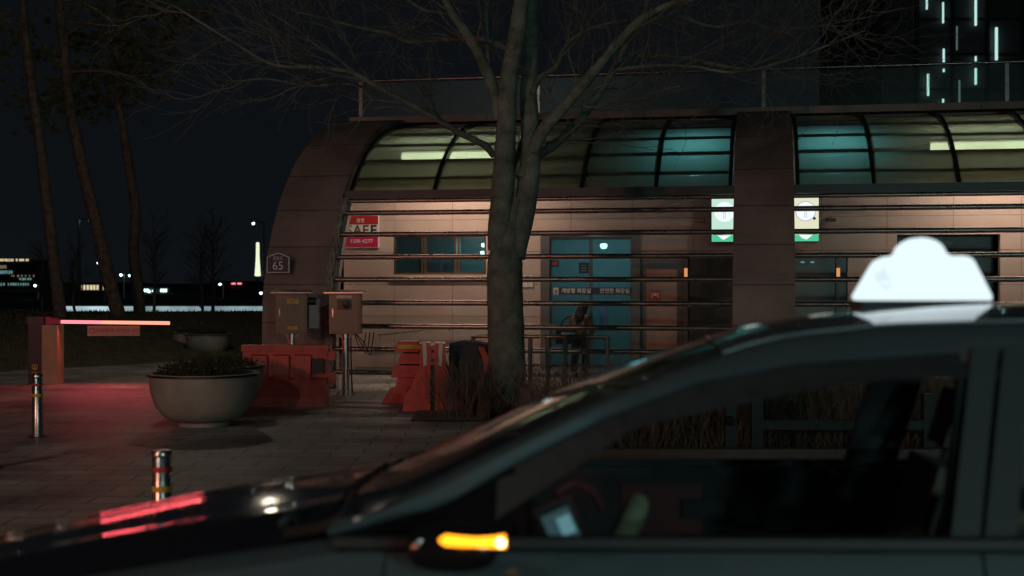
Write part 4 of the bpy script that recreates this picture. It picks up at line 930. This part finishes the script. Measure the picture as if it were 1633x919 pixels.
for sgn in (1, -1):
    # pillar/roof rail
    b = MB(); rows = []
    for x in xs(-.46, 3.5, 60):
        tz, ty = interp(Ttab, x); pz, py = interp(Ptab, x); mz, my = (tz+pz)/2+.012, (ty+py)/2-.022
        q = .25; rows.append([(x, side(ty+.02,sgn), tz+.004),(x, side(ty,sgn), tz),(x, side(ty*(1-q)+my*q-.012,sgn), tz*(1-q)+mz*q+.003),(x, side(my,sgn), mz),(x, side(py-.004,sgn), pz+.01),(x, side(py,sgn), pz),(x, side(py+.03,sgn), pz-.005),(x,side(py+.05,sgn),pz+.03)])
    b.strip(rows); b.build('roof_rail', M['paint'], taxi)
    # door window frame (weather strip)
    b = MB(); rows = []
    for x in xs(-.06, 2.85, 50):
        pz, py = interp(Ptab, x); gz, gy = interp(Gtab, x); gz = min(gz, pz-.004)
        rows.append([(x, side(py+.006,sgn), pz-.002),(x, side(gy+.002,sgn), gz),(x, side(gy+.035,sgn), gz),(x, side(py+.05,sgn), pz+.01)])
    b.strip(rows, False, True); b.build('window_frame', M['trim'], taxi)
    # quarter (sail) panel in front of the front window
    b = MB(); rows = []
    for x in xs(-.46, .03, 10):
        pz, py = interp(Ptab, x); z0 = BZ; rows.append([(x, side(py+.004,sgn), max(pz-.004, z0+.002)),(x, side(3.44,sgn), z0)])
    b.strip(rows); b.build('sail_panel', M['gloss'], taxi)
    # side glass
    for x0, x1 in ((.03, 1.155), (1.305, 2.84)):
        b = MB(); rows = []
        for x in xs(x0, x1, 16):
            gz, gy = interp(Gtab, x); gz = max(gz, BZ+.02); sh = .12*(1-abs(x-(1.155 if x < 1.25 else 1.305))/(1.1 if x < 1.25 else 1.54)); rows.append([(x+sh*t, side(3.45+.012+(gy-3.45)*t,sgn), BZ+(gz-BZ+.01)*t) for t in (0,.5,1)])
        b.strip(rows); b.build('side_window', M['carglass'], taxi)
    # B pillar applique (two plates with a seam)
    for x0, x1 in ((1.150, 1.222), (1.234, 1.312)):
        b = MB(); rows = [[(x0+.12*t, side(3.438+(3.70-3.438)*t,sgn), BZ+.01+(1.515-BZ)*t),(x1+.115*t, side(3.438+(3.70-3.438)*t,sgn), BZ+.01+(1.515-BZ)*t)] for t in xs(0,1,8)]
        b.strip(rows, False); b.build('pillar_plate', M['gloss'] if False else mat('pillar_plate', (0.026,0.034,0.037), .4), taxi, solid=.006)
    b = MB(); rows = [[(1.14+.11*t, side(3.47+(3.73-3.47)*t,sgn), BZ+.5*t),(1.32+.11*t, side(3.47+(3.73-3.47)*t,sgn), BZ+.5*t),(1.32+.11*t, side(3.53+(3.76-3.53)*t,sgn), BZ+.5*t),(1.14+.11*t, side(3.53+(3.76-3.53)*t,sgn), BZ+.5*t)] for t in xs(0,1,4)]
    b.strip(rows, False, True); b.build('centre_pillar', M['interior'], taxi)
    # belt moulding
    b = MB(); rows = [[(x, side(3.452,sgn), BZ+.006),(x, side(3.415,sgn), BZ+.004),(x, side(3.408,sgn), BZ-.018),(x, side(3.425,sgn), BZ-.032),(x,side(3.46,sgn),BZ-.02)] for x in xs(-.44, 2.95, 20)]
    b.strip(rows, True, True); b.build('belt_moulding', M['trim'], taxi)
    # doors
    sec = [(3.435,BZ-.030),(3.40,.96),(3.375,.88),(3.365,.80),(3.375,.72),(3.372,.60),(3.38,.48),(3.40,.36),(3.43,.27)]
    for x0, x1, nm in ((-.30, 1.222, 'front_door'), (1.230, 2.40, 'rear_door')):
        b = MB(); rows = [[(x, side(y,sgn), z) for y, z in sec] for x in xs(x0, x1, 12)]; b.strip(rows); dr = b.build(nm, M['paint'], taxi, solid=.008)
        hx = x1-.20; b = MB(); b.tube([(hx-.10, side(3.345,sgn), .855),(hx-.09, side(3.325,sgn), .86),(hx+.09, side(3.325,sgn), .865),(hx+.10, side(3.345,sgn), .86)], .014, 8); b.build('handle', M['chrome'], dr)
    b = MB(); b.box(-.3, 2.4, min(side(3.41,sgn),side(3.5,sgn)), max(side(3.41,sgn),side(3.5,sgn)), .17, .265); b.build('sill', M['trim'], taxi, bevel=.02)
    # inner door trim
    b = MB(); y0, y1 = sorted((side(3.50,sgn), side(3.56,sgn))); b.box(-.25, 2.35, y0, y1, .3, BZ-.01); it = b.build('door_trim', M['interior'], taxi, bevel=.02)
    y0, y1 = sorted((side(3.565,sgn), side(3.575,sgn))); b = MB(); b.box(.33, .62, y0, y1, .80, .985); b.build('red_glow_patch', M['redholderglow'], it)  # red light falling on the door trim, painted as a panel
    b = MB(); b.box(.55, .70, *sorted((side(3.578,sgn), side(3.60,sgn))), .865, .93); b.build('inner_handle', M['trim'], it, bevel=.008)
    b = MB(); b.tube([(.70, side(3.61,sgn), .875),(.77, side(3.62,sgn), .88),(.76, side(3.62,sgn), .92)], .008, 6); b.build('inner_lever', M['chrome'], it)
    # rear quarter
    b = MB(); rows = []
    for x in xs(2.405, 3.6, 10):
        pz = interp(Ptab, x)[0]; k = max(0, x-2.9)/.7
        rows.append([(x, side(y+.10*k*k,sgn), z) for y, z in [(3.47, max(BZ, min(1.10, pz)))]+sec])
    b.strip(rows); b.build('rear_wing', M['paint'], taxi, solid=.008)
    # mirror
    mr = MB(); rows = []
    for i in range(13):
        a = math.pi*i/12; rr = math.sin(a)**.55 if 0 < a < math.pi else .02
        cx = -.110 + .115*(-math.cos(a)); rows.append([(cx, side(3.27,sgn)+.065*rr*math.cos(t), 1.055+.062*rr*math.sin(t)) for t in [6.2832*j/16 for j in range(16)]])
    mr.strip(rows, True, True); mi = mr.build('mirror_shell', M['gloss'], taxi)
    b = MB(); b.tube([(-.14, side(3.31,sgn), 1.02),(-.12, side(3.42,sgn), 1.02)], .022, 8); b.build('mirror_arm', M['gloss'], mi)
    P = [(-.178,3.200,1.0985),(-.165,3.192,1.1000),(-.13,3.190,1.0975),(-.09,3.190,1.0955),(-.05,3.192,1.0955),(-.018,3.198,1.0965)]
    b = MB(); b.tube([(x+.045, side(y,sgn), z-.012) for x, y, z in P], [.006,.014,.013,.012,.014,.017], 10); b.build('turn_signal', emat('amber_signal', (1.0, 0.33, 0.012), 3.2), mi)
    if sgn == 1:
        b = MB(); b.lathe([(.0,0),(.011,.002),(.0,.006)], 10); g = b.build('signal_bulb', emat('signal_bulb', (1.0, 0.75, 0.25), 9), mi); g.rotation_euler=(R(90),0,0); g.location = (.017, side(3.182,1), 1.084)
lamp('amber_signal_light', 'POINT', (-.12, 3.14, 1.09), .10, (1.0,.35,.03), .03)
# roof, windscreen, rear window as crowned lofts between the two rails
def loft(x0, x1, n, name, m, drop=0.0, crown=.035, solid=0):
    b = MB(); rows = []
    for x in xs(x0, x1, n):
        tz, ty = interp(Ttab, x); row = []
        for t in xs(-1, 1, 14):
            hw = (YC-ty)+.005; kf = min(1, max(0, (x-.6)/.7)) if name in ('roof', 'headliner') else 0; cw = .012+(crown-.012)*kf
            fade = min(1, max(0, (x1-x)/(.55*(x1-x0)))) if drop > 0 else min(1, max(0, (x-x0)/(.5*(x1-x0))))
            row.append((x - drop*fade*(1-t*t), hw*t, tz+.001+cw*(1-t*t)))
        rows.append(row)
    b.strip(rows); return b.build(name, m, taxi, solid=solid)
loft(.605, 2.58, 24, 'roof', M['roofpaint'], solid=.01)
loft(.60, 2.52, 10, 'headliner', M['interior'], crown=.012).location.z = -.045
loft(-.44, .60, 16, 'windscreen', M['carglass'], drop=.05, crown=.012)
loft(2.58, 3.45, 12, 'rear_window', M['carglass'], drop=-.06, crown=.02)
# bonnet / front body
Htab = [(-2.62,.42,3.78),(-2.52,.53,3.64),(-2.3,.65,3.52),(-2.1,.705,3.47),(-1.9,.755,3.445),(-1.5,.847,3.42),(-1.1,.925,3.41),(-.8,.975,3.41),(-.55,1.01,3.42),(-.30,1.047,3.43)]
b = MB(); rows = []
for x in xs(-2.52, -.46, 36):
    hz, hy = interp(Htab, x); row = []
    for t in xs(-1, 1, 24):
        hw = YC-hy-.10; cr_ = .052*(1-t*t) + .018*math.exp(-((abs(t)-.62)/.16)**2)
        row.append((x-.06*(1-t*t), hw*t, hz+.012+cr_))
    rows.append(row)
b.strip(rows); b.build('bonnet', M['shadedpaint'], taxi, solid=.008)
for sgn in (1, -1):
    b = MB(); rows = []
    for x in xs(-2.60, -.305, 44):
        hz, hy = interp(Htab, x); q = []
        dx = abs(x+1.55); arch = .36*math.sqrt(max(0, 1-(dx/.37)**2)) + .30 if dx < .37 else .26
        zs_ = [hz+.010, hz+.004, hz-.02]; ys_ = [hy+.105, hy+.05, hy+.012]
        for k in range(1, 8):
            f = k/7; z = (hz-.02)*(1-f)+arch*f; zs_.append(z); ys_.append(hy-.03*math.sin(min(1,f*1.1)*math.pi)+.02*f)
        rows.append([(x, side(y,sgn), z) for y, z in zip(ys_, zs_)])
    b.strip(rows); b.build('front_wing', M['paint'], taxi, solid=.006)
    b = MB(); rows = [[(-2.50-.09*math.sin(t*math.pi)+.20*(1-t)*(1-t)*0, side(3.60+.32*t*.9,sgn), .60-.02*t),(-2.60-.05*math.sin(t*math.pi), side(3.60+.32*t,sgn), .50)] for t in xs(0,1,6)]
    b.strip(rows); b.build('headlight', M['carglass'], taxi, solid=.02)
b = MB(); rows = []
for t in xs(-1, 1, 20):
    y = .72*t; bow = .10*t*t; rows.append([(-2.52+bow*.8, y, .60-.12*t*t*0),(-2.63+bow, y, .52),(-2.69+bow, y, .42),(-2.68+bow, y, .28),(-2.60+bow, y, .20)])
b.strip(rows); b.build('front_bumper', M['shadedpaint'], taxi, solid=.01)
b = MB(); b.box(-2.72,-2.70,-.35,.35,.40,.50); b.build('grille', M['trim'], taxi)
# cowl with wipers
b = MB(); rows = []
for t in xs(-1, 1, 14): rows.append([(-.60-.05*(1-t*t), .78*t, 1.035+.02*(1-t*t)),(-.50-.08*(1-t*t), .78*t, 1.05+.015*(1-t*t)),(-.40-.10*(1-t*t), .78*t, 1.075+.015*(1-t*t))])
b.strip(rows); b.build('cowl', M['rubber'], taxi)
for y0, l in ((-.62, .60), (.02, .62)):
    b = MB(); b.tube(catmull([(-.64,y0,1.045),(-.60,y0+.05,1.070),(-.50,y0+.3,1.075),(-.46,y0+l,1.082)],6), [.013]*7+[.008]*12, 8); wp = b.build('wiper_arm', M['trim'], taxi)
    b = MB(); b.tube(catmull([(-.60,y0+.02,1.055),(-.52,y0+.25,1.062),(-.47,y0+l+.03,1.070)],6), .009, 6); b.build('wiper_blade', M['rubber'], wp)
# boot and rear
b = MB(); rows = []
for x in xs(3.4, 4.0, 8):
    k = (x-3.4)/.6; rows.append([(x, .78*t*(1-.06*k), 1.14-.04*k+.03*(1-t*t)) for t in xs(-1,1,12)])
b.strip(rows); b.build('boot_lid', M['paint'], taxi, solid=.008)
b = MB(); rows = []
for t in xs(-1, 1, 16):
    rows.append([(4.0-.10*t*t, .80*t, 1.10),(4.06-.12*t*t, .86*t, .9),(4.12-.14*t*t, .88*t, .6),(4.08-.14*t*t, .88*t, .28)])
b.strip(rows); b.build('rear_bumper', M['paint'], taxi, solid=.01)
for sgn in (1, -1):
    b = MB(); rows = [[(x, side(3.48+.10*((x-3.55)/.45)**2+.02*(z<.5),sgn), z) for z in (1.10,.9,.6,.28)] for x in xs(3.55, 3.92, 5)]
    b.strip(rows); b.build('rear_corner', M['paint'], taxi, solid=.008)
    b = MB(); b.box(4.0, 4.10, *sorted((side(3.62,sgn), side(3.95,sgn))), .86, 1.0); b.build('tail_lamp', M['redtape'], taxi, bevel=.02)
b = MB(); b.box(-2.4, 3.9, -.78, .78, .17, .24); b.build('underbody', M['trim'], taxi)
for x in (-1.55, 2.75+.0):
    for sgn in (1, -1):
        yy = side(3.50, sgn)
        b = MB(); b.lathe([(.20,-.10),(.30,-.105),(.335,-.07),(.335,.07),(.30,.105),(.20,.10)], 36); wh = b.build('wheel', M['rubber'], taxi); wh.rotation_euler = (R(90),0,0); wh.location = (x, yy, .335)
        b = MB(); b.lathe([(.205,-.09),(.20,.08),(.06,.06),(.0,.06)], 30)
        for k in range(7): b.box(-.02,.02,.05,.19,.062,.085, Matrix.Rotation(k*2*math.pi/7,4,'Z'))
        b.build('rim', M['steel'], wh)
# interior
b = MB(); b.prism([(-.42,.5),(-.02,.5),(.02,.86),(-.05,.98),(-.20,1.02),(-.42,1.05)], -.72, .72); b.build('dashboard', M['interior'], taxi, bevel=.03)
b = MB(); b.box(0,2.9,-.72,.72,.24,.34); b.build('cabin_floor', M['interior'], taxi)
def seat(x, y):
    b = MB(); b.box(-.25,.25,-.24,.24,.34,.52); st = b.build('seat', M['seat'], taxi, bevel=.06); st.location = (x, y, 0)
    b = MB(); mx = Matrix.Translation((.26,0,.50)) @ Matrix.Rotation(R(17),4,'Y')
    b.box(-.07,.07,-.24,.24,0,.62,mx); b.build('backrest', M['seat'], st, bevel=.06)
    b = MB(); b.box(-.05,.06,-.13,.13,.68,.87,mx); b.build('headrest', M['seat'], st, bevel=.045)
    b = MB(); b.tube([mx@Vector((0,-.06,.6)), mx@Vector((0,-.06,.7))], .008, 6); b.tube([mx@Vector((0,.06,.6)), mx@Vector((0,.06,.7))], .008, 6); b.build('headrest_post', M['trim'], st)
seat(.93, -.40); seat(.97, .40)
b = MB(); b.box(1.75,2.3,-.65,.65,.34,.55); rs = b.build('rear_seat', M['seat'], taxi, bevel=.05)
b = MB(); b.box(2.3,2.45,-.65,.65,.45,1.02); b.build('backrest', M['seat'], rs, bevel=.05)
# steering wheel
sw = MB(); R0 = .185; pts = [(R0*math.cos(a), R0*math.sin(a), 0) for a in [6.2832*i/40 for i in range(41)]]; sw.tube(pts, .017, 10, False)
o = sw.build('steering_wheel', M['trim'], taxi); o.location = (.28, -.38, .92); o.rotation_euler = (0, R(-62), 0)
b = MB(); b.lathe([(.0,.03),(.06,.02),(.07,-.02),(.0,-.03)], 20); b.box(-.012,.012,-.17,.17,-.008,.008); b.box(-.17,0,-.014,.014,-.008,.008); b.build('hub', M['trim'], o)
b = MB(); b.tube([(R0*math.cos(a), R0*math.sin(a), 0) for a in [R(288)+R(57)*i/8 for i in range(9)]], .034, 10); b.build('beige_grip', M['beige'], o)
b = MB(); b.tube([(-.02,0,-.02),(-.30,0,-.10)],.03,8); b.build('column', M['trim'], o)
# roof lamp
rlamp = thing('taxi_roof_lamp', 'bright white taxi roof lamp with a domed middle on the car roof', 'roof lamp', (1.312, 4.22, 1.662), R(-1.2)); rlamp.scale = (.93, 1, .94)
poly = [(-.222,.0),(-.228,.012)] ; 
poly += [(-.165,.118),(-.150,.137),(-.125,.148),(-.095,.151)]
poly += [(-.083+.075*(1-math.cos(a)), .151+.062*math.sin(a)) for a in [math.pi*i/16 for i in range(1,16)]]
poly += [(.085,.151),(.135,.151),(.153,.145),(.165,.130),(.222,.018),(.222,.0)]
b = MB()
K = len(poly); secs = [(-.075,.93),(-.062,.985),(-.03,1.0),(.03,1.0),(.062,.985),(.075,.93)]
rows = [[(x*s_, y, z*(s_ if z > .02 else 1)) for x, z in poly] for y, s_ in secs]
b.strip(rows, False, True); b.add(rows[0], [tuple(range(K))]); b.add(rows[-1], [tuple(range(K-1,-1,-1))])
b.build('lamp_cover', emat('roof_lamp_glow', (0.80, 0.95, 1.0), 1.06), rlamp)
b = MB(); b.box(-.225,.225,-.082,.082,-.034,-.001); b.build('base', M['trim'], rlamp, bevel=.006)
M['lampink'] = emat('lamp_ink', (0.20, 0.26, 0.34), 1.0)
q = text('lettering', '인', .075, M['lampink'], rlamp, (-.150, -.078, .066), rot=(R(90), R(-28), 0), xs=.6, bold=-.002)
lamp('cabin_fill_light', 'POINT', (.45, 4.25, 1.18), .05, (.55,.75,1.0), .05)  # unseen cool fill, added to lift the dark cabin
lamp('taxi_meter_glow', 'POINT', (.22, 4.72, .98), .05, (1.0,.04,.08), .03)
# phone holder on the dashboard
ph = thing('phone_on_mount', 'lit phone leaning in a red-edged holder on the taxi dashboard', 'phone', (.150, 3.72, 1.005))
ph.scale = (1.35, 1, 1.35); mx = Matrix.Rotation(R(-24),4,'Y')
b = MB(); b.box(-.042,.042,0,.012,-.075,.075,mx); b.build('holder', M['redholderglow'], ph, bevel=.004)
b = MB(); b.box(-.036,.036,-.006,-.0005,-.070,.070,mx); b.build('handset', M['trim'], ph, bevel=.003)
M['screen'] = emat('phone_screen', (0.10,0.20,0.23), .35); M['screen2'] = emat('phone_screen_bright', (0.25,0.55,0.62), .5)
b = MB(); b.box(-.032,.030,-.0085,-.0065,-.062,.055,mx); b.build('screen', M['screen'], ph)
b = MB(); b.box(-.030,.012,-.0100,-.0088,-.058,-.020,mx); b.box(-.004,.026,-.0100,-.0088,.0,.040,mx); b.build('screen_tile', M['screen2'], ph)
b = MB(); b.tube(catmull([(0,.01,-.06),(-.04,.05,-.09),(-.12,.12,-.06)],5), .010, 8); b.build('stem', M['trim'], ph)
b = MB(); b.tube(catmull([(-.02,-.0,.085),(.02,.02,.105),(.06,.03,.085),(.08,.04,.05)],5), [.010]*16, 8); b.build('clip', M['redholderglow'], ph)
